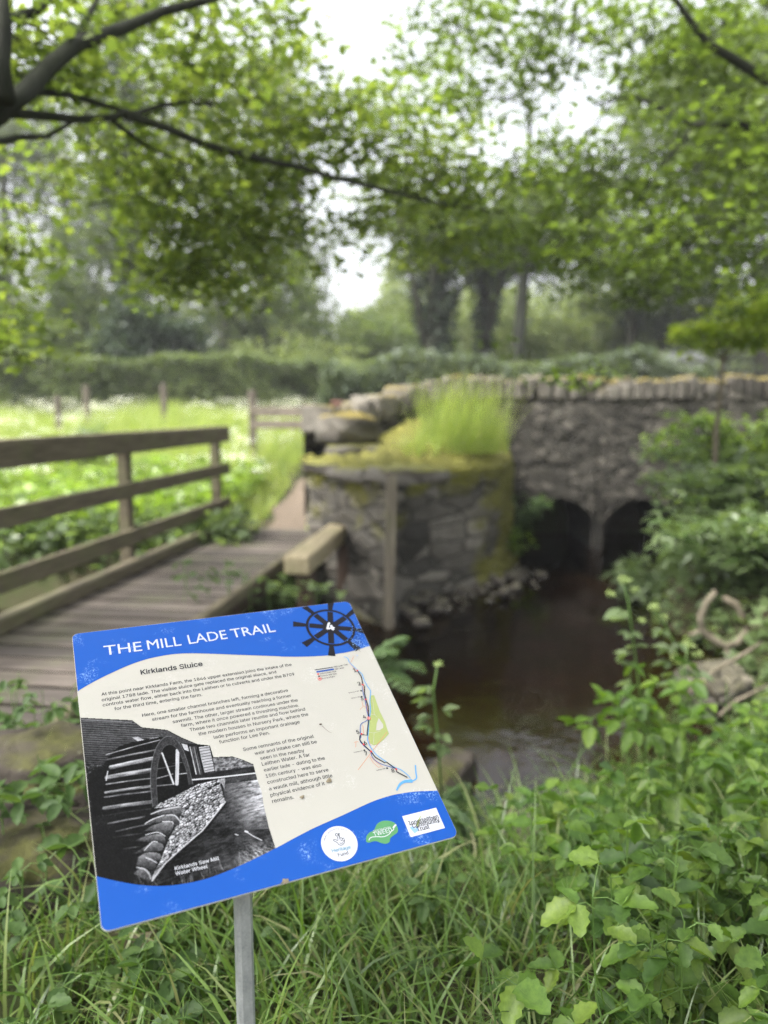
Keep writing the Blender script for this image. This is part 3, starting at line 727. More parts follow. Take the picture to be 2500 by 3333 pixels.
# printed black and white photograph of a mill wheel: a fine mesh whose grey tones are computed here
PX0, PY0, PXS = 140, 78, 3.0
GW, GH = int((1662-PX0)/PXS), int((1400-PY0)/PXS)
gX, gY = np.meshgrid(PX0+PXS*(np.arange(GW)+.5), PY0+PXS*(np.arange(GH)+.5))
prng = np.random.default_rng(11)
def vnoise(sx, sy, ang=0.0, octv=4, gain=.6):
    """value noise, feature size sx by sy (print units), turned by ang"""
    c_, s_ = math.cos(ang), math.sin(ang); u = gX*c_+gY*s_; v = -gX*s_+gY*c_; o = 0; a = 1; t = 0
    for k in range(octv):
        fu, fv = u/sx*2**k+50*k+40, v/sy*2**k+30*k+40; tab = prng.random((257, 257))
        iu, iv = np.floor(fu).astype(int), np.floor(fv).astype(int); fu = fu-iu; fv = fv-iv; fu = fu*fu*(3-2*fu); fv = fv*fv*(3-2*fv)
        g_ = lambda a_, b_: tab[(iv+b_) % 257, (iu+a_) % 257]
        o = o + a*((g_(0,0)*(1-fu)+g_(1,0)*fu)*(1-fv)+(g_(0,1)*(1-fu)+g_(1,1)*fu)*fv); t += a; a *= gain
    return (o/t-.5)*2
def inpoly(pts):
    ins = np.zeros(gX.shape, bool); n = len(pts)
    for i in range(n):
        (x1, y1), (x2, y2) = pts[i], pts[(i+1) % n]
        if y1 == y2: continue
        c_ = ((y1 <= gY) != (y2 <= gY)) & (gX < x1+(gY-y1)*(x2-x1)/(y2-y1)); ins ^= c_
    return ins
def segd(pts):
    d = np.full(gX.shape, 1e9)
    for (x1, y1), (x2, y2) in zip(pts[:-1], pts[1:]):
        dx, dy = x2-x1, y2-y1; t = np.clip(((gX-x1)*dx+(gY-y1)*dy)/(dx*dx+dy*dy+1e-9), 0, 1); d = np.minimum(d, np.hypot(gX-x1-t*dx, gY-y1-t*dy))
    return d
TONE = .10+.03*vnoise(40, 40)
def put(pts, val, soft=None):
    global TONE
    m_ = inpoly(pts); TONE = np.where(m_, np.clip(val, .05, .95), TONE)
def stroke(pts, w, val, soft=1.5, op=1.0):
    global TONE
    k = np.clip((w/2+soft-segd(pts))/(2*soft), 0, 1)*op; TONE = TONE*(1-k)+np.clip(val, .05, .95)*k
sp1 = vnoise(9, 7, 0, 3); sp2 = vnoise(16, 12, 0, 4); streak = vnoise(90, 9, -.16, 4); big_ = vnoise(160, 120, 0, 3)
# dim undergrowth under the roof at the left
TONE = np.where((gX < 420) & (gY > 430), .10+np.clip((sp2-.18)*1.1, 0, .42)*np.clip(1.4-np.abs(gY-560)/330, 0, 1)*np.clip(1.5-(gX-200)/200, .25, 1), TONE)
# hillside, lawn and yard
put([(1165,395),(1320,388),(1400,412),(1480,447),(1508,555),(1540,650),(1300,640),(1230,560),(1180,500)], .42+.5*vnoise(22, 12, -.3, 4))
put([(1240,560),(1545,500),(1560,760),(1600,930),(1660,1100),(1500,1200),(900,1400),(650,1400),(720,1320),(900,1130),(1100,930),(1260,740)], .10+.16*np.clip((gX-900)/600, 0, 1)+.2*big_*np.clip((gX-900)/500, .15, 1)+.16*vnoise(40, 12, -.35, 5))
m1 = np.clip((gX-1250-.25*(gY-700))/260, 0, 1)*np.clip((1010-gY)/260, 0, 1); TONE = TONE+np.where(inpoly([(1250,600),(1545,560),(1620,940),(1300,960)]), m1*(.45+.55*vnoise(45, 11, -.25, 4)), 0)
m2 = np.clip((gY-1010)/120, 0, 1)*np.clip((gX-1330)/160, 0, 1); TONE = TONE+m2*np.clip(.22+.75*vnoise(20, 9, .5, 4), -.05, .7)
put([(1180,500),(1300,485),(1500,460),(1512,520),(1240,562),(1010,575),(1000,545)], .13+.25*np.clip(streak, 0, 1)); stroke([(1000,566),(1200,548),(1510,512)], 11, .9)
stroke([(1190,470),(1300,472),(1480,452)], 4, .6)
# roofs
rf_ = [(143,85),(545,105),(620,160),(770,232),(560,270),(440,310),(350,400),(330,440),(185,450),(150,300)]
put(rf_, .27+.10*np.sin(2*np.pi*(gY-.045*gX)/17+1.5*vnoise(140, 30))+.10*vnoise(26, 8, .02, 4)+.06*big_-.08*np.clip((gY-250)/200, 0, 1))
stroke([(150,102),(345,112),(540,124)], 4, .62); stroke([(143,86),(545,106),(620,160)], 4, .08)
put([(620,160),(815,180),(930,240),(1050,290),(900,282),(770,232)], .27+.14*vnoise(14, 5, .55, 4)); stroke([(620,162),(815,182),(930,242),(1050,292)], 5, .07)
put([(545,238),(590,232),(650,262),(700,240),(770,236),(640,276),(585,266)], .72+.3*vnoise(20, 6, .3, 3))
# drum of the wheel
put([(330,470),(350,410),(440,315),(560,272),(770,235),(760,300),(720,420),(700,560),(705,760),(260,850),(200,640),(230,500)], .085+.05*sp2)
for x0, y0, x1, y1, w_, v_ in ((345,372,760,258,7,.62),(350,412,730,335,13,.45),(380,470,705,402,30,.62),(350,548,695,490,32,.55),(345,600,690,555,9,.5),(340,665,690,615,20,.5),(330,700,690,655,10,.42),(330,785,700,735,26,.48),(345,840,690,790,6,.25),(360,905,640,850,12,.36),(420,965,690,905,9,.32),(400,1010,620,980,6,.27),(480,1100,620,1080,6,.26)):
    yl = y0+(gX-x0)*(y1-y0)/(x1-x0); rel = np.clip((gY-yl)/w_+.5, 0, 1)
    stroke([(x0, y0), ((x0+x1)/2, (y0+y1)/2-3), (x1, y1)], w_, v_*(1.35-.75*rel)+.38*streak+.12*sp1, 2.0, .95)
stroke([(345,570),(352,530),(358,500)], 9, .8)
# rim, hub and spokes
put(ie_ := [(985,600),(965,500),(938,420),(905,345),(870,305),(835,293),(795,310),(765,365),(745,440),(735,540),(735,640),(745,760),(860,690),(980,640)], .08+.05*sp2)
for l_, w_, v_ in (((735,555),(860,520)),8,.55),(((735,612),(860,600)),8,.5),(((900,522),(985,512)),7,.75),(((735,482),(900,452)),5,.42),(((860,440),(940,430)),4,.4): stroke(list(l_), w_, v_+.2*sp1)
stroke([(776,360),(865,597)], 15, .82+.14*sp1); stroke([(772,366),(858,600)], 3, .2)
stroke([(896,340),(890,595)], 29, .80+.16*vnoise(8, 60)); stroke([(880,345),(876,595)], 4, .2)
oe_ = [(705,775),(690,640),(688,520),(700,420),(730,320),(770,258),(815,230),(860,240),(905,275),(940,340),(970,420),(1000,540),(1015,600)]
oc, ic = smooth_curve(oe_, 5), smooth_curve([(745,760),(735,640),(735,540),(745,440),(765,365),(795,310),(835,293),(870,305),(905,345),(938,420),(965,500),(985,600)], 5)
put(oc+ic[::-1], .22+.10*vnoise(14, 14)+.07*sp1); stroke(oc, 4, .55, 1.5, .8); stroke(ic, 4, .42, 1.5, .7); stroke([(p[0]+11, p[1]+6) for p in oc[8:40]], 3, .09, 1.5, .7)
# gable, boards
put([(920,285),(1060,300),(1145,300),(1185,500),(1100,510),(1000,530),(985,420),(950,340)], .10+.06*sp1)
put([(925,285),(970,295),(985,345),(950,335)], .8+.2*sp1)
for x_, v_ in ((992,.75),(1008,.3),(1022,.55),(1036,.25)): stroke([(x_, 312), (x_+48, 522)], 9, v_+.3*vnoise(6, 50))
put([(1060,312),(1140,303),(1182,495),(1105,510),(1080,410)], .74+.2*vnoise(40, 5, -.1)); 
for k in range(9): stroke([(1064+5.5*k, 326+21*k), (1146+4*k, 312+21*k)], 4, .2)
stroke([(1145,300),(1185,500)], 5, .08)
# wall: rubble cells running along the wall
def rubble(pts, du, dv, ang, n, seed, lo=.3, hi=.95):
    r_ = np.random.default_rng(seed); m_ = inpoly(pts); ys_, xs_ = np.nonzero(m_); x_, y_ = gX[ys_, xs_], gY[ys_, xs_]; c_, s_ = math.cos(ang), math.sin(ang)
    U_ = (x_*c_+y_*s_)/du; V_ = (-x_*s_+y_*c_)/dv; k = r_.integers(0, len(U_), n); su, sv = U_[k]+r_.normal(0, .2, n), V_[k]; val = r_.uniform(lo, hi, n)
    d1 = np.full(len(U_), 1e9); d2 = d1.copy(); i1 = np.zeros(len(U_), int)
    for j in range(n):
        d = np.hypot(U_-su[j], V_-sv[j]); b_ = d < d1; d2 = np.where(b_, d1, np.minimum(d2, d)); i1 = np.where(b_, j, i1); d1 = np.where(b_, d, d1)
    TONE[ys_, xs_] = np.clip(val[i1]*np.clip((d2-d1)/.2, .12, 1)+.16*sp1[ys_, xs_]-.18*((V_-sv[i1]) > .28), .05, .95)
rubble([(715,785),(760,745),(880,690),(1050,600),(1200,565),(1262,555),(1262,600),(1215,592),(1060,668),(920,762)], 38, 14, -.5, 90, 5, .7, .98)
rubble([(915,765),(1060,668),(1225,598),(1264,740),(1090,960),(940,1085),(800,1215),(700,1345),(690,1330),(760,1200),(830,1020),(880,930),(915,890)], 30, 16, -.62, 330, 3, .5, 1.0)
stroke([(1215,592),(1060,668),(920,762)], 5, .12); stroke([(1264,735),(1090,955),(940,1082),(800,1210),(700,1345)], 9, .85+.2*sp1); stroke([(1275,745),(1100,970),(950,1098)], 10, .07, 4)
put([(1205,560),(1262,552),(1258,640),(1235,590)], .6+.3*sp1)
# coping stones
for q in (((690,830),(760,790),(910,770),(915,850),(780,840)),((640,910),(690,870),(800,835),(880,840),(915,880),(890,920),(800,890)),((640,960),(700,920),(800,890),(860,900),(850,960),(800,1000),(720,960)),((570,1035),(650,1000),(760,985),(800,1020),(790,1060),(690,1045)),((540,1140),(650,1080),(700,1050),(780,1060),(775,1110),(700,1115)),((580,1170),(650,1130),(740,1130),(770,1160),(740,1200),(660,1165)),((580,1225),(600,1160),(660,1150),(730,1210),(710,1260),(640,1240)),((560,1290),(620,1240),(690,1290),(690,1350),(620,1320))):
    y0_, y1_ = min(p[1] for p in q), max(p[1] for p in q); put(smooth_curve(list(q)+[q[0]], 4), .50-.36*(gY-y0_)/(y1_-y0_)+.16*sp2+.08*sp1)
for l_ in (((810,838),(870,838),(912,882)),((780,888),(850,888),(862,905)),((650,990),(740,970),(800,1000)),((640,1110),(700,1046),(740,1046)),((650,1165),(700,1185),(735,1205)),((580,1240),(640,1255),(672,1285),(690,1330)),((690,830),(780,798),(910,772)),((645,905),(700,872),(790,838))): stroke(smooth_curve(list(l_), 4), 7, .88+.1*sp1)
for k in range(60):
    x_ = prng.uniform(860, 1650); y_ = 1385-(max(0, x_-900)*.37)+prng.uniform(-8, 20); stroke([(x_, y_), (x_-10+prng.uniform(-16, 16), y_-prng.uniform(20, 85))], 2.5, prng.uniform(.4, .8), 1.5, .8)
for k in range(90):
    x_ = prng.uniform(560, 760); y_ = prng.uniform(1240, 1390); stroke([(x_, y_), (x_+prng.uniform(-10, 14), y_-prng.uniform(4, 16))], 3, prng.uniform(.2, .7), 1.5, .6)
stroke([(1425,965),(1480,1000),(1545,1032)], 7, .92); stroke([(1418,962),(1436,968)], 14, .92); stroke([(580,1270),(620,1378)], 3, .5); stroke([(700,1332),(745,1382)], 3, .5); stroke([(1340,985),(1362,992)], 9, .8)
TONE = np.clip(TONE+.05*prng.normal(size=TONE.shape), .04, .95)
TONE = .5*TONE+.125*(np.roll(TONE, 1, 0)+np.roll(TONE, -1, 0)+np.roll(TONE, 1, 1)+np.roll(TONE, -1, 1))
# outline of the print, then one small quad per tone
outl = [(143,85),(345,96),(545,105),(620,160),(815,180),(930,240),(1050,290),(1145,300),(1172,390),(1320,385),(1400,410),(1480,445),(1510,560),(1545,660),(1560,760),(1600,930),(1650,1090)]
ftr = [(1659,1095),(1500,1185),(1300,1280),(1100,1350),(900,1392),(750,1402),(600,1394),(450,1368),(270,1326)]
keepm = inpoly(outl+ftr)
_A = np.array([[*c3(PX0, PY0)], [*c3(PX0+PXS*GW, PY0)], [*c3(PX0+PXS*GW, PY0+PXS*GH)], [*c3(PX0, PY0+PXS*GH)]])   # corners, projective grid
_sx, _sy = np.meshgrid(PX0+PXS*np.arange(GW+1), PY0+PXS*np.arange(GH+1))
_q0, _qx, _qy = np.array(ray(200+PX0/2.37, 2300+PY0/2.37)), None, None
_rx = ((200+_sx/2.37)-W0/2)/FPX; _ry = (H0/2-(2300+_sy/2.37))/FPX
_D = np.stack([_rx, CP+SP*_ry, -SP+CP*_ry], -1); _o = np.array([0, 0, CAM_Z]); _s = ((np.array(PO)-_o)@np.array(PN))/(_D@np.array(PN)); _Q = _o+_D*_s[..., None]-np.array(PO)
_pu, _pv = _Q@np.array(PX), _Q@np.array(PY)
vv = np.stack([np.clip(_pu, .0008, SW).ravel(), _pv.ravel(), np.full(_pu.size, Z1)], 1); ky, kx = np.nonzero(keepm); a_ = ky*(GW+1)+kx
me = npmesh('mill_photograph', vv, np.stack([a_+GW+1, a_+GW+2, a_+1, a_], 1), M['ink'])
ca = me.color_attributes.new('tone', 'FLOAT_COLOR', 'CORNER'); lin = np.clip(.41*TONE[ky, kx]**2.1, 0, 1); cc_ = np.stack([lin*.97, lin*.98, lin*1.04, np.ones_like(lin)], 1); ca.data.foreach_set('color', np.repeat(cc_, 4, 0).astype(np.float32).ravel())
m, nt, out = mat('print_ink'); at_n = nd(nt, 'ShaderNodeAttribute'); at_n.attribute_name = 'tone'; principled(nt, out, at_n.outputs['Color'], .45, .06); M['print'] = m
me.materials.clear(); me.materials.append(m); mp_ = link('mill_photograph', me, panel)
mb = MB(); text(mb, 'Kirklands Saw Mill', c3(877,1264), c3(1218,1183), Z1+.0002, 0, .006); text(mb, 'Water Wheel', c3(883,1304), c3(1129,1245), Z1+.0002, 0, .006)
flatbuild(mb, 'caption_lettering', M['white_ink'], panel)

# steel post under the panel
mb = MB(); s = .0135
pb = U(806, 2880); ptop = PO + PX*pb[0] + PY*(pb[1]+.035) - PN*(TH+.006); yaw = math.atan2(PX.y, PX.x)
gzb = -.25
MR = Matrix.Rotation(yaw+.06, 3, 'Z')
prof = [(s, s*.6), (s*.6, s), (-s*.6, s), (-s, s*.6), (-s, -s*.6), (-s*.6, -s), (s*.6, -s), (s, -s*.6)]
vs = []
for z_ in (gzb, None):
    for x, y in prof:
        v = MR @ Vector((x, y, 0))
        wpt = Vector((ptop.x+v.x, ptop.y+v.y, 0))
        # the top is cut to the slope of the panel
        zt = (ptop.z - (PN.x*(wpt.x-ptop.x)+PN.y*(wpt.y-ptop.y))/PN.z) if z_ is None else z_
        vs.append((wpt.x, wpt.y, zt))
mb.add(vs, [(i, (i+1) % 8, 8+(i+1) % 8, 8+i) for i in range(8)]+[tuple(range(8, 16)), tuple(range(7, -1, -1))])
mb.build('post', M['steel'], sign, world=True)
# clamp plate that carries the panel
mb = MB(); mb.box((pb[0], pb[1]+.045, -TH-.0035), (.07, .07, .005), bev=.001); mb.build('bracket', M['steel'], sign)

# bits that have dropped on the sign
mb = MB()
sp = [c2(*q) for q in ((575,1043),(590,1056),(612,1078),(640,1100),(662,1109))]
strip(mb, sp[1:], .0008, .0024, 0, .0004)
mb.add([(sp[0][0]+.0032*math.cos(t)*(1 if math.cos(t) > 0 else .8), sp[0][1]+.0019*math.sin(t), .0024+.0003*(k % 2)) for k, t in enumerate(np.linspace(0, 5.8, 9))], [tuple(range(9))], 0)
sd_ = flatbuild(mb, 'seed', M['post_dark'], None)
sd_.location = PO; sd_.rotation_euler = SROT.to_euler(); sd_['label'] = 'tiny dark seed with a hair-thin curved stalk lying on the sign beside the map'; sd_['category'] = 'seed'
def scrap(name, f_, q, r, label, material):
    x, y = f_(*q); mbx = MB(); pts = []
    for k in range(11):
        t = 2*math.pi*k/11; rr_ = r*random.uniform(.35, 1.1); pts.append((rr_*math.cos(t)*1.3, rr_*math.sin(t)*.8, random.uniform(.0002, .0012)))
    mbx.add(pts+[(0, 0, .0022)], [(k, (k+1) % 11, 11) for k in range(11)])
    o = mbx.build(name, material); o.location = PO + PX*x + PY*y + PN*.0016; o.rotation_euler = SROT.to_euler()
    return tag(o, label, 'debris')
scrap('leaf_scrap', c4, (640,572), .0062, 'dark scrap of leaf stuck beside the word little on the sign', M['dead_leaf'])
scrap('leaf_scrap', c4, (436,704), .0052, 'small curled scrap of leaf stuck on the sign after the word remains', M['dead_leaf'])
scrap('leaf_scrap', c4, (300,1352), .006, 'grey-brown shred of plant debris caught on the lower edge of the sign', M['dead_leaf'])

# ------------------------------------------------------------------ footbridge
BA = R(7.79); BD = Vector((math.sin(BA), math.cos(BA), 0)); BR = Vector((math.cos(BA), -math.sin(BA), 0))
BROT = Matrix((BR, BD, Vector((0, 0, 1)))).transposed()
def BP(o, t, z): return BD*t - BR*o + Vector((0, 0, z))
DZ = .14
fbr = empty('footbridge', BP(2.35, 5.4, DZ), 'weathered timber footbridge with a three-rail handrail and cross planks', 'footbridge')
mb = MB(); t = 2.45; gaps = []
while t < 8.15:
    w = random.uniform(.175, .195)
    mb.box(BP(2.325+random.uniform(-.01, .01), t+w/2, DZ-.022+random.uniform(-.008, .005)), (1.10, w, .044), BROT @ Matrix.Rotation(random.uniform(-.008, .008), 3, 'Z') @ Matrix.Rotation(random.uniform(-.045, .03), 3, 'X'), bev=.009); gp = random.uniform(.016, .034); gaps.append((t+w+gp/2, gp)); t += w+gp
mb.build('deck', M['deck'], fbr, world=True)
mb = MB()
for tg, gp in gaps[:-1]: mb.box(BP(2.325, tg, DZ-.022), (1.04, gp+.012, .034), BROT)  # near-black strips stand for the shade in the plank gaps
mb.build('gap_shade', flat('gap_shade_dark', (.012,.010,.007), .95, .05), fbr, world=True)
for o_, wd, zk in ((2.85, .11, .05), (1.79, .07, -.025)):
    mb = MB(); mb.box(BP(o_, 5.35, DZ+zk), (wd, 5.8, .095), BROT, bev=.012); mb.build('kerb_board', M['rail'], fbr, world=True)
for o_ in (2.72, 1.98):
    mb = MB(); mb.box(BP(o_, 5.3, DZ-.17), (.14, 6.2, .25), BROT, bev=.01); mb.build('bearer', M['post_dark'], fbr, world=True)
for t in (8.05, 5.93, 3.83, 2.6):
    mb = MB(); mb.box(BP(2.96, t, DZ+.42), (.095, .095, 1.28), BROT, jit=.003, bev=.008); mb.build('handrail_post', M['rail'], fbr, world=True)
for zc, h_, dd in ((1.175, .15, .05), (.805, .125, .045), (.42, .13, .045)):
    mb = MB(); mb.box(BP(2.885, 5.25, zc), (dd, 6.0, h_), BROT, bev=.008)
    if zc > 1: mb.box(BP(2.93, 5.25, zc+.082), (.13, 6.0, .03), BROT, bev=.006)
    mb.build('rail', M['rail'], fbr, world=True)

# timber beam and posts of the old sluice frame
sl = empty('sluice_beam', BP(1.45, 6.5, 0), 'pale squared timber beam on dark legs beside the footbridge', 'timber beam')
mb = MB(); mb.box(BP(1.46, 6.55, .255), (.20, 1.75, .15), BROT, jit=.004, bev=.012); mb.build('beam', M['beam'], sl, world=True)
for o_, t, w in ((1.38, 7.2, .12), (1.45, 5.95, .13)):
    mb = MB(); mb.box(BP(o_, t, -.26), (w, w, .86), BROT, jit=.004, bev=.008); mb.build('leg', M['post_dark'], sl, world=True)
mb = MB(); mb.box((.055, 6.52, .17), (.085, .06, 1.46), Matrix.Rotation(.02, 3, 'Y') @ Matrix.Rotation(.3, 3, 'Z'), jit=.006, bev=.012)
tp = mb.build('timber_post', M['post_pale']); tag(tp, 'grey weathered upright plank fixed to the corner of the stone wing wall', 'post')

# ------------------------------------------------------------------ stone wing wall beside the stream
def resample(pts, n):
    pts = [np.array(p, float) for p in pts]; L = [0]
    for a, b in zip(pts[:-1], pts[1:]): L.append(L[-1]+np.linalg.norm(b-a))
    o = []
    for s in np.linspace(0, L[-1], n):
        i = min(int(np.searchsorted(L, s, 'right'))-1, len(pts)-2); f_ = (s-L[i])/(L[i+1]-L[i]); o.append(pts[i]*(1-f_)+pts[i+1]*f_)
    return o
def bump3(p, s, a): return a*(mnoise.noise(Vector(p)*s) + .5*mnoise.noise(Vector(p)*s*2.3+Vector((5,1,3))))
ww = empty('wing_wall', (.3, 7.8, 0), 'mossy rubble stone wing wall with a square corner beside the footbridge', 'stone wall')
front = resample([(-.80,7.95),(-.5,7.5),(.03,6.66)], 24)[:-1] + resample([(.03,6.66),(.10,7.4),(.48,7.85),(.92,8.08),(1.3,8.55),(1.55,9.2),(1.64,9.7),(1.66,10.32)], 46)
back = resample([(-.92,8.35),(-.3,9.3),(.4,9.9),(1.2,10.35),(1.45,10.4)], len(front))
rows = []
for k, z_ in enumerate(np.linspace(-.95, .84, 26)):
    row = []
    for i, p in enumerate(front):
        a, b = front[max(i-1, 0)], front[min(i+1, len(front)-1)]; tx, ty = b-a; l = math.hypot(tx, ty); nrm = (ty/l, -tx/l)
        d = bump3((p[0], p[1], z_*1.8), 3.6, .04) + bump3((p[0], p[1], z_), 11, .02) + .30*max(0, -.15-z_)
        row.append((p[0]+nrm[0]*d, p[1]+nrm[1]*d, z_+bump3((p[0]*2, p[1]*2, z_), 3, .02)))
    rows.append(row)
for k in range(1, 11):
    f_ = (k/10)**1.2; row = []
    for i, (p, q) in enumerate(zip(front, back)):
        x, y = p*(1-f_)+q*f_; s = i/len(front)
        row.append((x, y, .86 + .10*math.sin(min(1, f_*3)*1.57) + .35*f_*ss(.3, .6, s) + bump3((x, y, 1), 3.5, .07) + bump3((x, y, 4), 8, .05)))
    rows.append(row)
mb = MB(); mb.grid(rows); mb.build('rubble_face', M['stone_wing'], ww, smooth=True, world=True)
# thick capping slabs on the square corner
mb = MB(); d = Vector((.83, -1.29, 0)).normalized(); ang = math.atan2(d.y, d.x)
for a_, l_, dz_, dep in ((.33, .62, 0, .62), (.98, .66, -.012, .70), (1.52, .42, .01, .66)):
    c = Vector((-.82, 7.98, 0)) + d*a_ + Vector((-d.y, d.x, 0))*(.24)
    mb.box((c.x, c.y, .87+dz_), (l_, dep, .125), Matrix.Rotation(ang, 3, 'Z') @ Matrix.Rotation(random.uniform(-.03,.03), 3, 'X'), jit=.015, bev=.03)
mb.build('capping_slab', M['stone_block'], ww, world=True)

# ------------------------------------------------------------------ road bridge: arched face, parapet, cope stones
rbg = empty('road_bridge', (4, 10.3, 0), 'old rubble stone road bridge over two low culvert arches with a mossy parapet', 'bridge')
XW0, XW1, YW = .4, 13.0, 10.3
ARCH = [(2.34, .52, .47, -.37), (3.50, .52, .45, -.37)]      # centre, half width, rise, springing z
def arch_bottom(x):
    for c, hw, rise, z0 in ARCH:
        if abs(x-c) < hw: return z0+.17+rise*math.sqrt(max(0, 1-((x-c)/hw)**2))
    return -1.0
xsw = sorted(set([round(v, 4) for v in np.arange(XW0, XW1, .09)] + [round(c+hw*math.cos(a), 4) for c, hw, _, _ in ARCH for a in np.linspace(0, math.pi, 26)] + [c+s_*(hw+.002) for c, hw, _, _ in ARCH for s_ in (-1, 1)]))
def ptop(x): return 1.56
rows = []
for x in xsw:
    b = arch_bottom(x); row = []
    for f_ in np.linspace(0, 1, 26):
        z_ = b+(ptop(x)-b)*f_; dd = bump3((x, 0, z_*1.8), 4.5, .022)+bump3((x, 3, z_), 12, .018)
        row.append((x, YW-dd*(1 if 0 < f_ < 1 else .3), z_))
    rows.append(row)
mb = MB(); mb.grid(rows)
for c, hw, rise, z0 in ARCH:                                  # vaults run back under the road
    rws = []
    for a in np.linspace(0, math.pi, 24):
        x, z_ = c+hw*math.cos(a), z0+.17+rise*math.sin(a); rws.append([(x, y, z_) for y in np.linspace(YW, 14.0, 8)])
    mb.grid(rws)
    for s_ in (-1, 1): mb.grid([[(c+s_*hw, y, z_) for y in (YW, 14.0)] for z_ in (z0+.17, -1.0)])
    mb.grid([[(c+s_*hw, 14.0, z_) for s_ in (-1, 1)] for z_ in (-1.0, z0+.2+rise)])
mb.build('arched_face', M['stone_wall'], rbg, smooth=True, world=True)
# parapet curving in to its end on the left, then straight
pth = resample([(-.66,8.80),(-.25,9.32),(.10,9.85),(.55,10.3),(1.4,10.33),(13,10.33)], 150)
def pz(i): 
    s = pth[i][0]; return 1.20+.40*ss(-.55, .9, s)
mb = MB(); L_, R_ = [], []
for i, p in enumerate(pth):
    a, b = pth[max(i-1, 0)], pth[min(i+1, len(pth)-1)]; tx, ty = b-a; l = math.hypot(tx, ty); nx_, ny_ = ty/l, -tx/l
    hh = pz(i); zlow = -.6 if p[0] < .6 else 1.50
    L_.append([(p[0]+nx_*(.02+bump3((p[0], p[1], z_), 5, .04)), p[1]+ny_*(.02+bump3((p[0], p[1], z_), 5, .04)), z_) for z_ in np.linspace(zlow, hh, 10)])
    R_.append([(p[0]-nx_*.36, p[1]-ny_*.36, z_) for z_ in (hh, .2)])
mb.grid(L_); mb.grid(R_); mb.grid([[L_[i][-1], R_[i][0]] for i in range(len(pth))])
mb.build('parapet', M['stone_wall'], rbg, world=True)
mb = MB(); i = 0.0; s_len = np.concatenate([[0], np.cumsum([np.linalg.norm(pth[k+1]-pth[k]) for k in range(len(pth)-1)])]); s = .05
while s < s_len[-1]-.2:
    w = random.uniform(.09, .19); k = int(np.searchsorted(s_len, s)); k = min(max(k, 1), len(pth)-1)
    p = pth[k-1]+(pth[k]-pth[k-1])*((s-s_len[k-1])/(s_len[k]-s_len[k-1])); tx, ty = (pth[k]-pth[k-1]); ang = math.atan2(ty, tx); l = math.hypot(tx, ty)
    hgt = random.uniform(.24, .34); zc = 1.20+.40*ss(-.55, .9, p[0])+hgt/2-.02
    mb.box((p[0]-(ty/l)*.17, p[1]+(tx/l)*.17, zc), (w*.94, random.uniform(.44, .52), hgt), Matrix.Rotation(ang+random.uniform(-.05,.05), 3, 'Z') @ Matrix.Rotation(random.uniform(-.10,.10), 3, 'Y'), jit=.014, bev=.03)
    s += w
mb.build('cope_stones', M['stone_cope'], rbg, world=True)
def rockmesh(mbx, c, size, rot=0.0, sub=3, amp=.16, seed=0, flat_=.75):
    import bmesh
    bm = bmesh.new(); bmesh.ops.create_icosphere(bm, subdivisions=sub, radius=1.0)
    Rm = Matrix.Rotation(rot, 3, 'Z')
    vs = []
    for v in bm.verts:
        q = v.co.copy(); q = Vector([math.copysign(abs(a)**flat_, a) for a in q])
        q *= 1+amp*(mnoise.noise(q*1.3+Vector((seed*3.1, seed, 0)))+.5*mnoise.noise(q*3.1+Vector((seed, 2, 0)))+.22*mnoise.noise(q*7+Vector((seed, 4, 0))))
        q = Vector((q.x*size[0], q.y*size[1], q.z*size[2])); vs.append(Vector(c)+Rm @ q)
    fs = [tuple(v.index for v in f.verts) for f in bm.faces]; bm.free(); mbx.add(vs, fs)
mb = MB(); rockmesh(mb, (-.42, 8.80, 1.22), (.33, .30, .20), .6, 3, .15, 5, .6); mb.build('end_stone', M['stone_cope'], rbg, smooth=True, world=True)
mb = MB(); rockmesh(mb, (-.36, 8.72, .98), (.30, .26, .10), .3, 3, .12, 9, .55); mb.build('end_block', M['stone_block'], rbg, smooth=True, world=True)

# stones
def stone_obj(name, c, size, rot, label, material='boulder', group=None, seed=0, cat='stone', sub=4, amp=.26):
    mb = MB(); rockmesh(mb, (0, 0, 0), size, rot, sub, amp, seed)
    o = mb.build(name, M[material], smooth=True); o.location = c; return tag(o, label, cat, group)
stone_obj('mossy_stone', G(120,2560,.10), (.42,.24,.17), .15, 'broad moss-topped stone left of the sign, under the edge of the footbridge', seed=1)
stone_obj('mossy_stone', G(130,2800,.06), (.40,.20,.13), .1, 'low flat mossy stone beside the lower left edge of the sign', seed=2)
stone_obj('mossy_stone', G(410,2490,.05), (.30,.22,.14), .5, 'mossy stone partly hidden behind the printed mill picture', seed=6)
stone_obj('bank_stone', G(1460,2530,-.40), (.10,.26,.09), -.5, 'rounded grey stone on the near bank beside the sign and the water', 'boulder', seed=3, amp=.12)
stone_obj('bank_stone', G(1690,2720,-.30), (.08,.2,.10), .2, 'pale stone half buried in grass at the near tip of the stream', 'pebble', seed=4, amp=.12)
rbl = resample([(.12,6.72),(.22,7.0),(.6,7.38),(.98,7.58),(1.42,8.1),(1.7,9.0)], 72)
for k, q0 in enumerate(rbl):
    q = q0 + np.array([.2, -.16])*random.uniform(-1.2, 1.2); s_ = random.uniform(.03, .085)
    stone_obj('rubble_stone', (q[0], q[1], WATER_Z+random.uniform(-.02, .07)), (s_, s_*random.uniform(.6,1), s_*.6), random.uniform(0, 3), 'small wet rubble stone at the water line below the wing wall', 'pebble', 'rubble along the foot of the wing wall', k, sub=2)
stone_obj('bank_stone', G(2330,2240,-.35), (.22,.2,.16), .2, 'dark wet stone under the driftwood loop on the far right bank', 'pebble', seed=8)

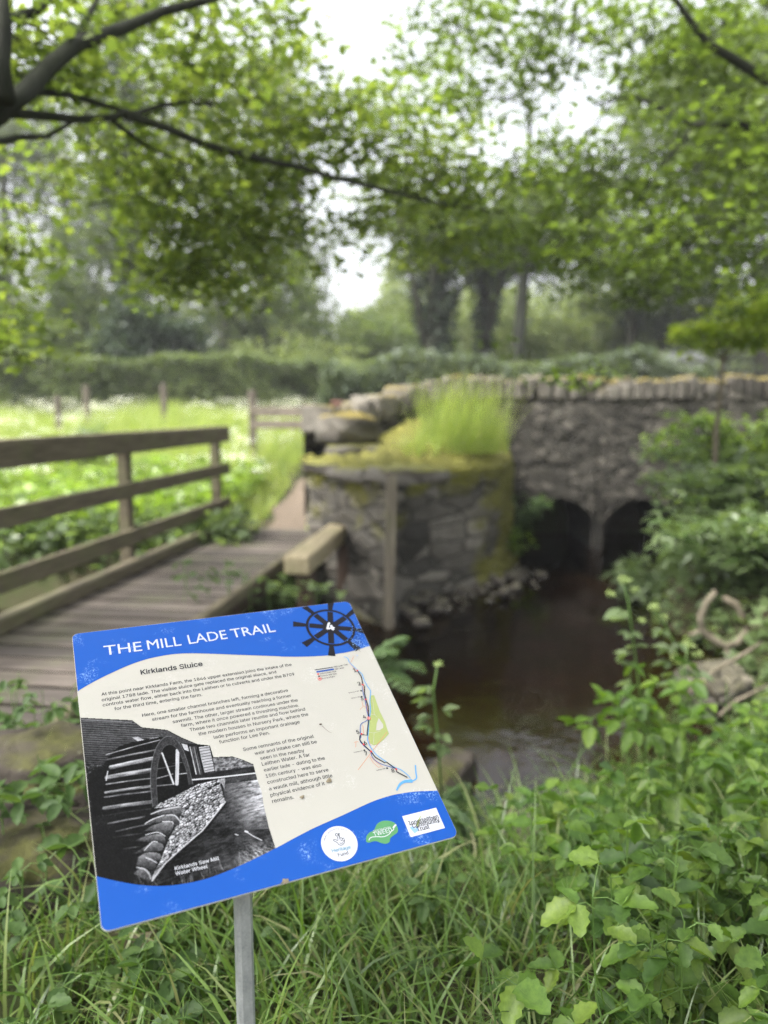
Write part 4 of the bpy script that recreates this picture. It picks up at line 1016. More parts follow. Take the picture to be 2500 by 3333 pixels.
# driftwood loop and bare twigs on the right bank
mb = MB(); Yd = 5.6
lp = [P(x, y, Yd+dy) for x, y, dy in ((2330,1925,0),(2300,1960,.02),(2280,2010,.03),(2283,2050,.02),(2320,2080,0),(2360,2105,-.02),(2400,2092,0),(2428,2060,.03),(2420,2010,.06),(2395,1965,.08),(2355,1945,.1))]
mb.tube(lp, [.020,.026,.03,.032,.03,.03,.027,.03,.027,.026,.02], 9); mb.tube([lp[3], lp[3]+Vector((-.05, .0, -.03)), lp[3]+Vector((-.09, .02, -.05))], [.022,.016,.011], 7); mb.tube([lp[5], lp[5]+Vector((.02, -.02, -.06)), lp[5]+Vector((.02, -.03, -.14))], [.022,.018,.012], 7)
tag(mb.build('driftwood_branch', M['bark_pale'], smooth=True), 'pale bare branch bent into a loop hanging over the right bank', 'branch')
mb = MB(); Yt = 4.2
for l in (((2230,2330),(2237,2260),(2270,2230),(2330,2180),(2420,2130),(2480,2090)),((2237,2262),(2225,2210)),((2290,2215),(2330,2270),(2370,2330)),((2340,2330),(2400,2280),(2500,2230))):
    mb.tube([P(x, y, Yt+.05*i) for i, (x, y) in enumerate(l)], [.012]*(len(l)-1)+[.007], 6)
tag(mb.build('bare_twig', M['bark_pale'], smooth=True), 'leafless forked grey twig poking out of the bank plants at the right', 'twig')

# fences
fe = empty('rail_fence', P(980,1400,14.2), 'weathered wooden rail fence beyond the path, left of the bridge end', 'fence')
for px_, wv_, mm in ((822,.13,'fence'),(1098,.20,'fence_red')):
    q = P(px_, 1330, 14.2 if px_ < 1000 else 13.2); mb = MB(); mb.box((q.x, q.y, .85), (wv_, wv_, 1.9 if px_ < 1000 else 1.5), jit=.01, bev=.015); mb.build('fence_post', M[mm], fe, world=True)
for py_, h_ in ((1340,.17),(1382,.15)):
    a_, b_ = P(822, py_, 14.15), P(1098, py_, 13.15); c = (a_+b_)/2; dv = b_-a_
    mb = MB(); mb.box(c, (dv.length+.1, .04, h_), Matrix.Rotation(math.atan2(dv.y, dv.x), 3, 'Z'), jit=.006, bev=.01); mb.build('fence_rail', M['fence'], fe, world=True)
for px_, ytop, Yf, lab in ((186,1290,17,'grey fence post standing in the white-flowered meadow, nearest the left rail end'),(280,1255,19,'grey fence post between two others at the meadow edge below the hedge'),(532,1250,18,'lone grey fence post above the far end of the footbridge handrail')):
    q = P(px_, ytop, Yf); mb = MB(); z0 = hz(q.x, Yf)-.2; mb.box((q.x, Yf, (q.z+z0)/2), (.13, .13, q.z-z0), jit=.01, bev=.02); tag(mb.build('fence_post', M['fence']), lab, 'fence post')

# small pale outbuilding behind the bridge
sh = empty('garden_shed', P(2190,1200,24), 'small pale rendered outbuilding half hidden behind the bridge parapet', 'shed')
c = P(2195,1170,24); mb = MB(); mb.box((c.x, c.y+1, 1.68), (1.7, 2.0, 2.5), bev=.02); mb.build('wall', flat('pale_render', (.42,.45,.38), .9, .1), sh, world=True)
mb = MB(); x0, x1, y0, y1, ze = c.x-1.05, c.x+1.05, c.y-.2, c.y+2.2, 2.95
mb.add([(x0,y0,ze),(x1,y0,ze),(x1,y1,ze),(x0,y1,ze),(x0,(y0+y1)/2,ze+.35),(x1,(y0+y1)/2,ze+.35)], [(0,1,5,4),(2,3,4,5),(0,4,3),(1,2,5),(0,3,2,1)]); mb.build('roof', flat('slate', (.07,.075,.07), .9, .05), sh, world=True)
mb = MB(); mb.box((c.x+.45, c.y-.01, 2.0), (.35, .06, .7), bev=.01); mb.build('window', flat('dark_glass', (.03,.035,.04), .15, .5), sh, world=True)

# ------------------------------------------------------------------ trees
def clumps(ells, n):
    """n points spread through a union of ellipsoids (cx,cy,cz,rx,ry,rz), biased to the outer part"""
    vol = np.array([e[3]*e[4]*e[5] for e in ells]); k = rng.choice(len(ells), n, p=vol/vol.sum()); e = np.array(ells)[k]
    d = rng.normal(size=(n, 3)); d /= np.linalg.norm(d, axis=1, keepdims=True); r = rng.uniform(.15, 1, n)**.5
    return e[:, :3]+d*r[:, None]*e[:, 3:]
def crownmesh(name, ells, nclump, per, crad, size, mt, parent, tpl=T_DIAMOND, tilt=.9, fl=.6):
    c = clumps(ells, nclump); rad = crad*rng.uniform(.6, 1.4, nclump)
    off = rng.normal(size=(nclump, per, 3))*np.array([1, 1, fl])*.55
    p = (c[:, None]+off*rad[:, None, None]).reshape(-1, 3)
    v, f = leaves(p, size*rng.uniform(.6, 1.35, len(p)), tpl, tilt)
    o = link(name, npmesh(name, v, f, M[mt]), parent, world=True); return o, c
def trunkmesh(pts, rads, limbs, parent, mt='bark_bg', n=9):
    mb = MB(); mb.tube(pts, rads, n)
    for l, r in limbs: mb.tube(l, r, 6)
    return mb.build('trunk', M[mt], parent, smooth=True, world=True)
def bgtree(name, px_, Y, ells, label, mt, nclump=220, per=55, crad=.8, size=.24, tr=.25, lean=0.0, trunk_to=None, ivy=None, cat='tree', limbs=9, group=None, barkm='bark_bg'):
    q = P(px_, 1300, Y); z0 = hz(q.x, Y)-.3
    root = empty(name, (q.x, Y, z0), label, cat, group)
    el = [(q.x+a, Y+b, c_, d, e, f_) for a, b, c_, d, e, f_ in ells]
    top = trunk_to or max(e[2] for e in el); pts, rr = [], []
    for k in range(9):
        t = k/8; pts.append((q.x+lean*t*top+.15*math.sin(3*t+px_), Y+.2*math.sin(2*t+Y), z0+(top-z0)*t)); rr.append(tr*(1.25-.95*t) if t > .02 else tr*1.6)
    _, cc = crownmesh('crown', el, nclump, per, crad, size, mt, root)
    lm = []
    for k in range(limbs):
        tgt = Vector(cc[int(rng.integers(len(cc)))]); t = random.uniform(.3, .85); b = Vector(pts[0]).lerp(Vector(pts[-1]), t); b = Vector(pts[int(t*8)])
        mid = b.lerp(tgt, .5)+Vector((0, 0, .3)); lm.append(([b, mid, tgt], [tr*.4, tr*.25, tr*.1]))
    trunkmesh(pts, rr, lm, root, barkm)
    if ivy:
        n = ivy[0]; z = rng.uniform(z0+.2, ivy[1], n); a = rng.uniform(0, 2*np.pi, n); k = np.clip((z-z0)/(top-z0), 0, 1)
        rd = (tr*1.2+ivy[2]*(.7+.4*np.sin(z*1.7+px_)))*rng.uniform(.5, 1.15, n)
        p = np.stack([q.x+lean*(z-z0)+rd*np.cos(a), Y+rd*np.sin(a), z], 1); v, f = leaves(p, .2*rng.uniform(.6, 1.3, n), T_DIAMOND, .9)
        link('ivy', npmesh('ivy', v, f, M['leaf_dark']), root, world=True)
    return root

bgtree('ivy_tree', 440, 30, [(0,0,10,1.9,1.8,4.5),(-.6,0,6.5,2.6,2.2,3.0),(.6,0,15.5,1.3,1.3,3.2)], 'tall dark ivy-clad tree rising behind the hedge at the left', 'leaf_grey', 150, 50, .8, .22, .38, ivy=(5200, 15.5, .35))
bgtree('broadleaf_tree', 60, 36, [(0,0,7,4.0,3,3.2),(-2.5,0,12.0,3.4,3,4.0),(1.2,0,13.5,2.6,2.4,2.6),(2.2,0,5,2.4,2.4,2.2)], 'grey-green broadleaf tree at the far left edge behind the hedge', 'leaf_grey', 250, 34, 1.0, .25, .3)
bgtree('yew_bush', 500, 27.5, [(0,0,3.2,2.0,1.6,1.9),(-.4,0,4.6,1.1,1.0,1.2)], 'dense dark evergreen bush behind the hedge at the foot of the ivy-clad tree', 'leaf_dark', 130, 60, .55, .2, .2, cat='bush', limbs=3)
bgtree('broadleaf_tree', 260, 29, [(0,0,4.0,2.4,1.8,2.2),(-2.4,0,3.6,2.0,1.6,1.6)], 'mid green rounded tree just above the hedge at the left', 'leaf_mid', 150, 55, .7, .22, .2)
bgtree('broadleaf_tree', 860, 33, [(-.6,0,6.5,3.0,2.4,2.6),(1.6,0,4.6,2.6,2.4,2.0),(-1.6,0,9.2,2.1,2,1.8)], 'loose light green tree left of the bright sky gap', 'leaf_mid', 150, 45, .9, .24, .22)
bgtree('tall_tree', 730, 40, [(0,0,12.5,3.0,2.4,4.0),(2.6,0,9.0,2.4,2.4,2.6),(-2.2,0,16,2.4,2.4,2.6),(2.4,0,16.5,1.8,2,2.2)], 'tall thin-crowned pale tree farthest back, left of the bright sky gap', 'leaf_pale', 210, 30, 1.1, .27, .26)
bgtree('tall_tree', 255, 42, [(0,0,11.5,3.2,2.4,3.6),(-2.6,0,15.5,2.6,2.4,3.0),(2.0,0,17.5,2.4,2.2,2.6)], 'tall pale tree farthest back at the left, beside the ivy-clad tree', 'leaf_grey', 260, 34, 1.1, .27, .26)
bgtree('tall_tree', 980, 44, [(0,0,9.5,2.2,2,2.2),(-1.6,0,13.5,2.2,2,2.6),(-1.2,0,18.0,2.0,2,2.4)], 'pale tree farthest back, at the left rim of the bright sky gap', 'leaf_grey', 190, 34, 1.0, .27, .22)
bgtree('tall_tree', -120, 38, [(0,0,9.0,2.8,2.4,3.4),(1.0,0,15,3.0,2.4,3.4)], 'grey-green tree farthest left, mostly outside the view', 'leaf_grey', 200, 34, 1.1, .27, .24)
bgtree('broadleaf_tree', 1330, 41, [(0,0,5.0,3.0,2.4,2.4),(3.6,0,5.4,2.6,2.4,2.4)], 'pale green rounded tree seen between the ivy trunks and the bright sky gap', 'leaf_pale', 170, 46, .9, .26, .2)
bgtree('broadleaf_tree', 1790, 40, [(0,0,5.6,3.2,2.4,2.6),(3.4,0,5.0,2.6,2.4,2.2)], 'pale green tree filling the view right of the leaning bare trunk', 'leaf_pale', 170, 46, .9, .26, .2)
bgtree('flowering_shrub', 905, 27, [(0,0,2.9,2.0,1.3,1.3),(1.7,0,2.8,1.3,1.1,1.1)], 'yellow-green shrub showing above the hedge near the middle', 'leaf_pale', 60, 45, .5, .18, .1, cat='shrub', limbs=3)
bgtree('broadleaf_tree', 1180, 37, [(0,0,4.5,3.0,2.4,2.0),(2.2,0,3.8,2.2,2.0,1.8)], 'low tree filling the view below the bright sky gap', 'leaf_mid', 130, 50, .8, .24, .2)
bgtree('ivy_tree', 1412, 28, [(.2,0,7.4,2.4,2.2,1.6),(-1.6,0,8.2,1.6,2,1.4)], 'broad ivy-wrapped trunk behind the bridge, nearest the sky gap', 'leaf_mid', 110, 40, .9, .24, .42, trunk_to=8.5, ivy=(4200, 8.0, .32))
bgtree('ivy_tree', 1575, 30.5, [(.6,0,7.6,2.2,2.2,1.4)], 'narrower dark ivy trunk, second behind the bridge', 'leaf_grey', 100, 40, .9, .24, .3, trunk_to=8.5, ivy=(2400, 8.0, .2))
bgtree('forked_tree', 1665, 26, [(1.4,0,7.8,2.4,2.2,1.4),(5.4,0,11.0,2.2,2.4,2.2)], 'leaning brown bare-trunked tree behind the bridge', 'leaf_mid', 170, 50, .8, .22, .24, lean=.035, limbs=12, barkm='bark')
bgtree('broadleaf_tree', 2030, 31, [(0,0,7.2,3.0,2.8,2.2),(3.6,0,13.0,2.6,2.8,2.6)], 'slender-trunked leafy tree behind the bridge left of the sapling', 'leaf_mid', 190, 50, .9, .24, .16)
bgtree('broadleaf_tree', 2150, 33, [(0,0,6.0,2.6,2.4,2.2),(2.4,0,10.5,2.0,2.4,2.0)], 'thin dark tree among the leaves behind the sapling', 'leaf_grey', 150, 50, .9, .25, .14)
bgtree('broadleaf_tree', 2480, 29, [(0,0,8.0,3.4,2.8,3.2),(-1,0,13,3.6,2.8,2.8),(1.5,0,4.2,3.0,2.4,2.0)], 'full green tree at the far right behind the bridge', 'leaf_mid', 280, 50, .9, .24, .28)
bgtree('pale_shrub', 1850, 34, [(0,0,4.2,3.2,2.2,2.0),(3,0,4.6,2.4,2.0,1.8),(-2.8,0,4.0,2.2,2,1.7)], 'pale sunlit shrub glimpsed between the trunks behind the bridge', 'leaf_pale', 150, 50, .7, .24, .12, cat='shrub', limbs=3)

# far-off wood, one mass
n = 38000; x = rng.uniform(-48, 52, n); y = rng.uniform(56, 66, n); top = 9.6+1.6*np.sin(x*.33)+1.5*np.sin(x*.81+1)+1.2*np.sin(x*1.9)
z = rng.uniform(0, 1, n)**.8*top+.5
v, f = leaves(np.stack([x, y, z], 1), .75*rng.uniform(.6, 1.3, n), T_DIAMOND, .9)
tag(link('distant_woodland', npmesh('distant_woodland', v, f, M['leaf_pale'])), 'hazy far-off line of trees closing the view', 'woodland', kind='stuff')

# clipped hedge
he = empty('hedge', (-4, 25, .6), 'long clipped green hedge along the far side of the meadow', 'hedge')
def hedge_top(x): return 2.98+.10*np.sin(x*.9)+.06*np.sin(x*2.7+1)-.012*x
hx = np.linspace(-18, 5.5, 90); mb = MB(); rows = []
for x in hx:
    t_ = float(hedge_top(x))-.16; rows.append([(x, 24.3+.12*math.sin(x*3), 0.2), (x, 24.25+.1*math.sin(x*2.1), 1.4), (x, 24.35, t_-.1), (x, 24.6, t_), (x, 25.6, t_), (x, 25.9, t_-.2), (x, 25.9, .2)])
mb.grid(rows); mb.build('branches', M['bark_bg'], he, world=True)
n = 42000; x = rng.uniform(-18, 5.5, n); ff = rng.uniform(0, 1, n); isT = ff > .74
zt = hedge_top(x); z = np.where(isT, zt+rng.normal(0, .04, n), rng.uniform(.4, 1, n)*zt); y = np.where(isT, rng.uniform(24.2, 25.9, n), 24.2+rng.normal(0, .07, n)+.1*np.sin(x*2.2)+.07*np.sin(z*5+x*3))
v, f = leaves(np.stack([x, y, z], 1), .12*rng.uniform(.6, 1.4, n), T_DIAMOND, 1.0)
link('foliage', npmesh('foliage', v, f, M['leaf_hedge']), he, world=True)
he2 = empty('hedge', (6, 20, .9), 'lower untrimmed hedge right behind the bridge parapet', 'hedge')
n = 20000; x = rng.uniform(-1.6, 8.2, n); zt = 2.75+.22*np.sin(x*1.3)+.12*np.sin(x*3.1); z = rng.uniform(.35, 1, n)*zt; y = 20+rng.normal(0, .35, n)
v, f = leaves(np.stack([x, y, z], 1), .15*rng.uniform(.6, 1.4, n), T_DIAMOND, 1.0); link('foliage', npmesh('foliage', v, f, M['leaf_dark' if False else 'leaf_grey']), he2, world=True)
mb = MB()
for k in range(18): xx = 1.2+k*.4; mb.tube([(xx, 20, .7), (xx+random.uniform(-.2,.2), 20.05, 1.6), (xx+random.uniform(-.3,.3), 20, 2.4)], [.05, .035, .015], 5)
mb.build('branches', M['bark_bg'], he2, world=True)

# ------------------------------------------------------------------ near overhanging trees
def limbpx(l, Y0, Y1): n_ = len(l); return [P(x, y, Y0+(Y1-Y0)*i/(n_-1)) for i, (x, y) in enumerate(l)]
def near_tree(name, trunk, trunk_r, limbs, sprays, label, mt, leaf=.074, twig_every=4, dens=1.0, over=()):
    root = empty(name, trunk[0], label, 'tree'); mb = MB(); mb.tube(trunk, trunk_r, 12)
    for l, r in limbs: mb.tube(l, list(np.linspace(r[0], r[1], len(l))), 8)
    P_, FR = [], []
    for (px_, py_, rx, ry, Ya, Yb, n) in sprays:
        n = int(n*dens*1.35)
        Ym = (Ya+Yb)/2; c = P(px_, py_, Ym); k = Ym/FPX; nc = max(3, int(n/13))
        d = rng.normal(size=(nc, 3)); d /= np.linalg.norm(d, axis=1, keepdims=True); d *= rng.uniform(0, 1, (nc, 1))**.42
        cc = np.array(c)+d*np.array([rx*k, (Yb-Ya)/2, ry*k])
        off = rng.normal(size=(nc, 13, 3))*np.array([.13, .13, .035]); p = (cc[:, None]+off).reshape(-1, 3)
        P_.append(p)
        for j in range(0, nc, twig_every):                      # twigs from clump to clump
            a = Vector(cc[j]); b = Vector(cc[(j+1) % nc]); 
            if (a-b).length < 1.2: mb.tube([a, a.lerp(b, .5)+Vector((0, 0, .03)), b], [.008, .006, .004], 4)
    for (cx, cyy, cz, rx, ry, rz, n) in over:
        d = rng.normal(size=(n, 3)); d /= np.linalg.norm(d, axis=1, keepdims=True); d *= rng.uniform(0, 1, (n, 1))**.4; P_.append(np.array([cx, cyy, cz])+d*np.array([rx, ry, rz]))
    p = np.concatenate(P_); v, f = leaves(p, leaf*rng.uniform(.6, 1.3, len(p)), T_OVAL, .75)
    link('crown', npmesh('crown', v, f, M[mt]), root, world=True); mb.build('trunk', M['bark'], root, smooth=True, world=True)
    return root
LA = [(0,362),(83,301),(151,226),(249,143),(316,121),(422,83),(527,38),(663,4),(800,-40)]
tk = P(-500, 700, 4.0)
left_limbs = [
 ([Vector((tk.x, tk.y, 1.9)), P(-160,480,3.9)]+limbpx(LA, 3.9, 5.2), (.062,.022)),
 (limbpx([(-150,300),(0,372),(75,300),(125,298),(226,309),(301,331),(377,354),(430,372)], 4.2, 5.2), (.028,.016)),
 (limbpx([(-260,420),(-80,375),(53,369),(151,377),(249,388),(362,384),(407,369),(445,369),(527,343),(603,331),(678,339),(754,331),(867,316)], 4.3, 5.8), (.034,.010)),
 (limbpx([(407,372),(490,399),(558,422),(640,460),(754,497),(889,528),(980,546),(1093,580),(1250,618),(1325,637),(1400,655),(1550,680),(1640,690)], 5.0, 6.6), (.030,.012)),
 (limbpx([(362,390),(422,437),(490,482),(573,520),(640,545)], 5.0, 5.6), (.018,.008)),
 (limbpx([(-100,470),(0,460),(75,445),(151,445),(249,390)], 4.2, 4.9), (.022,.012)),
 (limbpx([(249,140),(279,68),(309,15),(324,-30)], 4.5, 4.8), (.024,.012)),
 (limbpx([(-60,90),(0,68),(113,38),(170,-10)], 4.0, 4.4), (.03,.02)),
 (limbpx([(15,330),(0,200),(10,100),(-5,-60)], 3.8, 3.9), (.05,.04))]
left_sprays = [
 (90,120,190,170,3.8,5.4,520),(330,60,200,90,4.6,6.0,260),(200,290,180,90,4.4,6,200),
 (560,120,170,130,5,7,420),(760,110,190,130,5,7,420),(700,260,230,110,5,7,330),
 (500,640,200,170,5,7,620),(700,700,260,200,5.2,7.2,950),(560,900,150,120,5.4,7.2,420),(760,880,220,130,5.4,7.4,560),(980,760,160,150,5.6,7.4,380),
 (1180,470,230,140,5.6,7.6,720),(1000,420,150,110,5.4,7.2,330),(1400,560,230,140,6,7.8,760),(1130,330,150,70,5.6,7.6,170),(960,120,70,110,5.4,7.2,110),(330,560,150,120,5,6.6,240),
 (620,400,190,90,5,6.5,260),(850,500,180,110,5,7,420),(1450,760,200,140,6,8,520),(1230,720,140,80,6,7.5,160),
 (110,560,150,120,5,6.6,110),(150,760,120,120,5,6.6,80),(20,820,90,130,4.6,5.8,190),(30,1080,70,110,4.6,5.6,170),(60,1150,90,40,4.8,5.6,60)]
near_tree('overhanging_tree', [(tk.x-.1, tk.y-.1, hz(tk.x, tk.y)-.3), (tk.x-.05, tk.y, .8), (tk.x, tk.y, 1.9), (tk.x-.1, tk.y+.1, 4.0), (tk.x+.05, tk.y, 6.5)], [.3,.24,.21,.16,.1], left_limbs, left_sprays, 'overhanging tree whose dark limbs reach in from the upper left', 'leaf_near', over=[(-1.9, .5, 4.9, 2.5, 2.4, .8, 7000)])  # last ellipsoid: unseen leaves overhead, added to shade the sign and foreground
rk = P(3050, 700, 6.5)
right_limbs = [
 ([Vector((rk.x, rk.y, 3.2)), P(2700,360,6.3)]+limbpx([(2500,264),(2380,188),(2305,143),(2252,75),(2200,0),(2160,-60)], 6.2, 5.8), (.05,.016)),
 ([Vector((rk.x, rk.y, 2.6)), P(2720,470,6.3)]+limbpx([(2500,426),(2418,411),(2342,403),(2260,407),(2214,384),(2140,347),(2064,313),(1988,324),(1930,345)], 6.3, 6.8), (.045,.010)),
 (limbpx([(2260,411),(2214,467),(2154,542),(2101,618),(2064,693),(2010,760)], 6.5, 6.9), (.020,.008)),
 (limbpx([(2041,377),(2003,482),(1960,560)], 6.7, 6.9), (.014,.006))]
right_sprays = [
 (1420,110,150,150,6.5,8.5,420),(1500,300,170,70,6.8,8.6,200),(1330,330,120,110,6.8,8.6,170),(1320,190,80,90,6.8,8.6,110),(1640,370,150,60,6.8,8.6,130),(1560,330,220,90,7.2,9.0,170),(1620,70,210,140,6.5,8.5,760),(1560,215,130,60,6.5,8.5,150),(1780,240,110,90,6.5,8.5,200),(1900,110,200,140,6,8,600),(2150,120,200,160,6,8,760),(2380,80,190,150,5.6,7.6,720),(2420,330,170,150,5.6,7.6,600),
 (2160,300,200,90,6,8,330),(1430,420,110,60,6.5,8.5,170),(1760,520,220,60,6.5,8.5,300),(1700,620,230,150,6.2,8.2,860),(2000,560,220,140,6,8,760),(2300,560,230,150,5.8,7.8,900),
 (1950,780,240,130,6,8,900),(2250,800,260,170,5.8,7.8,1150),(1650,760,180,80,6.4,8,330),(2450,900,130,140,5.6,7.4,480),(2080,930,150,70,6,7.6,240),(1850,900,160,70,6.4,7.8,200),
 (1890,1225,95,55,6.2,7.0,130),(1600,1130,50,40,6.6,7.2,40),(2480,640,120,160,5.4,7.2,480)]
near_tree('overhanging_tree', [(rk.x, rk.y, hz(rk.x, rk.y)-.3), (rk.x, rk.y, 1.4), (rk.x, rk.y, 3.2), (rk.x+.1, rk.y, 5.0), (rk.x, rk.y+.1, 7.5)], [.34,.27,.23,.18,.1], right_limbs, right_sprays, 'bright green overhanging tree reaching in from the right above the bridge', 'leaf_right', dens=.72)

# sapling on the right bank
q = P(2335,1420,7.6); sp_ = empty('sapling', (q.x, q.y, q.z-.6), 'young sapling with a thin pale trunk and yellow-green crown by the parapet', 'sapling')
mb = MB(); pts = [(q.x, q.y, q.z-.6), P(2332,1400,7.6), P(2345,1280,7.6), P(2352,1180,7.6), P(2370,1080,7.6)]; mb.tube(pts, [.03,.027,.024,.02,.01], 8)
for x, y in ((2270,1070),(2440,1040),(2480,1120),(2310,1030),(2400,1000)): mb.tube([P(2352,1180,7.6), P((x+2352)/2, (y+1170)/2, 7.6), P(x, y, 7.6+random.uniform(-.2,.2))], [.012,.009,.004], 5)
mb.build('trunk', M['bark_pale'], sp_, smooth=True, world=True)
c = P(2390,1085,7.6); crownmesh('crown', [(c.x-.25,c.y,c.z-.06,.30,.4,.16),(c.x+.05,c.y,c.z+.10,.30,.4,.2),(c.x+.38,c.y,c.z-.02,.30,.4,.2),(c.x+.30,c.y,c.z+.24,.2,.3,.14)], 95, 16, .15, .085, 'leaf_yellow', sp_, T_OVAL, .8)

# ------------------------------------------------------------------ bank shrubs on the right
def bank_shrub(x, y, r, h, label, mt, n, leaf=.1, tpl=T_OVAL, arch=1.0, z0=None, name='bank_shrub'):
    zb = hz(x, y)-.05 if z0 is None else z0; root = empty(name, (x, y, zb), label, 'shrub'); mb = MB(); P_, A_ = [], []
    ns = max(10, n//26)
    for k in range(ns):
        a = random.uniform(0, 2*math.pi); out_ = r*random.uniform(.3, 1.05); hh = h*random.uniform(.55, 1.1); pts = []
        for j in range(9):
            t = j/8; rr_ = out_*t**.9; zz_ = hh*math.sin(min(1.0, t*(.75+.35*arch))*1.75)/1.0
            pts.append(Vector((x+rr_*math.cos(a)+.04*math.sin(6*t+k), y+rr_*math.sin(a), zb+zz_)))
        mb.tube(pts, [.008]*8+[.003], 4, cap=False)
        m_ = max(8, n//ns)
        for i in range(m_):
            t = random.uniform(.2, 1)*8; j = min(int(t), 7); p = pts[j].lerp(pts[j+1], t-j); P_.append(p+Vector((random.gauss(0, .05), random.gauss(0, .05), random.gauss(0, .03)))); A_.append(a+random.choice((-1, 1))*random.uniform(.4, 1.3))
    P_ = np.array(P_); fr = frames(len(P_), .55, az=np.array(A_)); v, f = leaves(P_, leaf*rng.uniform(.6, 1.3, len(P_)), tpl, fr=fr)
    link('foliage', npmesh('foliage', v, f, M[mt]), root, world=True); mb.build('stem', M['stem'], root, world=True)
    return root
bank_shrub(4.3, 8.8, 1.25, .95, 'sunlit yellow-green shrub at the top of the right bank under the sapling', 'leaf_bank_light', 2600, .10)
bank_shrub(3.5, 8.1, .85, .95, 'leafy shrub half covering the right-hand culvert arch', 'leaf_bank', 1500, .10)
bank_shrub(3.55, 7.0, .95, .75, 'dense dark green shrub above the stream on the right bank', 'leaf_bank', 2600, .10)
bank_shrub(4.6, 7.2, 1.1, .8, 'bright bushy shrub at the right edge below the parapet', 'leaf_bank_light', 2200, .095)
bank_shrub(3.05, 6.2, .8, .55, 'arching long-leaved shrub drooping to the stream at the right', 'leaf_bank', 2000, .15, T_LONG)
bank_shrub(3.35, 5.5, .75, .45, 'low dark shrub behind the driftwood loop', 'leaf_bank', 1600, .085)
bank_shrub(2.75, 7.75, .42, .42, 'tuft of strap-like leaves hanging over the water by the right culvert arch', 'leaf_bank', 420, .2, T_LONG, name='sedge_clump')
bank_shrub(1.72, 9.75, .35, .45, 'fern-like shrub in the dark corner beside the left culvert arch', 'fern', 300, .13, T_LONG, z0=-.15)
bank_shrub(1.55, 9.15, .2, .3, 'small bright leafy plant at the foot of the wing wall', 'leaf_bank_light', 110, .09, z0=-.35)

bank_shrub(4.0, 5.6, 1.0, .6, 'mid green shrub at the right edge beyond the driftwood loop', 'leaf_bank', 2000, .1)
bank_shrub(5.6, 8.2, 1.2, 1.0, 'tall leafy shrub at the right edge under the cope stones', 'leaf_bank_light', 1800, .1)
bank_shrub(3.1, 8.9, .5, .5, 'small leafy clump at the foot of the right-hand culvert arch', 'leaf_bank', 500, .1)
n = 19000; x = rng.uniform(1.8, 7.5, n); y = rng.uniform(4.3, 10.2, n); k_ = sdf(x, y) > -.12; x, y = x[k_], y[k_]
v, f = leaves(np.stack([x, y, height(x, y)+rng.uniform(.0, .22, len(x))], 1), .10*rng.uniform(.5, 1.3, len(x)), T_OVAL, .6)
tag(link('bank_undergrowth', npmesh('bank_undergrowth', v, f, M['leaf_bank'])), 'low dark leafy undergrowth covering the right bank slope', 'undergrowth', kind='stuff')
# grass tuft on the wing wall
def tuft(name, c, r, n, ln, label, mt='tuft', wid=.006, lean=.19, droop=.6):
    a = rng.uniform(0, 2*np.pi, n); rr_ = r*rng.uniform(0, 1, n)**.6; b = np.stack([c[0]+rr_*np.cos(a)*1.25, c[1]+rr_*np.sin(a), np.full(n, c[2])], 1)
    v, f = blades(b, ln*rng.uniform(.35, 1.15, n), wid, np.abs(rng.normal(0, lean, n)), 5, droop); o = link(name, npmesh(name, v, f, M[mt])); return tag(o, label, 'grass tuft')
tuft('grass_tuft', (.88, 8.62, .98), .42, 1000, .92, 'tall bright tuft of grass growing on top of the mossy wing wall')
tuft('grass_tuft', (.35, 8.2, .93), .2, 260, .34, 'short thin grass on the wing wall left of the tall tuft')

# ------------------------------------------------------------------ meadow beyond the footbridge
n = 46000; x = rng.uniform(-15, 1.0, n); y = rng.uniform(9.0, 23.5, n)
pathx = -1.22-.12*(y-8.1)/6.4
keep = (np.abs(x-pathx) > .3) & ~((x > -.4) & (y < 11.5)) & ((x < -1.6) | (y < 11)) & (sdf(x, y) > .3); x, y = x[keep], y[keep]; z = height(x, y)
hgt = (.45+.5*ss(10, 17, y))*rng.uniform(.6, 1.25, len(x))*(1+.25*wob(x*.6, y*.6))*(.35+.65*ss(.3, 1.3, np.abs(x-np.interp(y, [8, 14.5], [-1.22, -1.34]))))
v, f = blades(np.stack([x, y, z], 1), hgt, .022, np.abs(rng.normal(0, .2, len(x))), 3, .7)
tag(link('meadow_grass', npmesh('meadow_grass', v, f, M['meadow'])), 'tall bright meadow grass beyond the footbridge', 'grass', kind='stuff')
n = 16000; x = rng.uniform(-12, -1.6, n); y = rng.uniform(7.6, 13, n); keep = (sdf(x, y) > .15) & (np.abs(x-np.interp(y, [8, 14.5], [-1.22, -1.34])) > .7); x, y = x[keep], y[keep]
z = height(x, y)+(.12+.42*rng.uniform(0, 1, len(x)))*(1+.25*wob(x, y)); v, f = leaves(np.stack([x, y, z], 1), .13*rng.uniform(.5, 1.4, len(x)), T_OVAL, .5)
tag(link('meadow_herbs', npmesh('meadow_herbs', v, f, M['meadow_leaf'])), 'bright broad-leaved herbs seen through the handrail', 'plants', kind='stuff')
n = 1000; x = rng.uniform(-14, -1.6, n); y = rng.uniform(10.5, 22, n); d_ = (wob(x*.8, y*.5) > -.1) & ((y > 14) | (x < -1.9)); x, y = x[d_], y[d_]
zc = height(x, y)+(.55+.45*ss(12, 18, y))*rng.uniform(.85, 1.2, len(x)); k = 16
p = np.stack([x, y, zc], 1)[:, None]+rng.normal(size=(len(x), k, 3))*np.array([.09, .09, .02]); p = p.reshape(-1, 3); v, f = leaves(p, .045*rng.uniform(.6, 1.3, len(p)), T_DIAMOND, .5)
tag(link('white_flowers', npmesh('white_flowers', v, f, M['petal'])), 'drifts of small white umbel flowers across the meadow', 'flowers', kind='stuff')
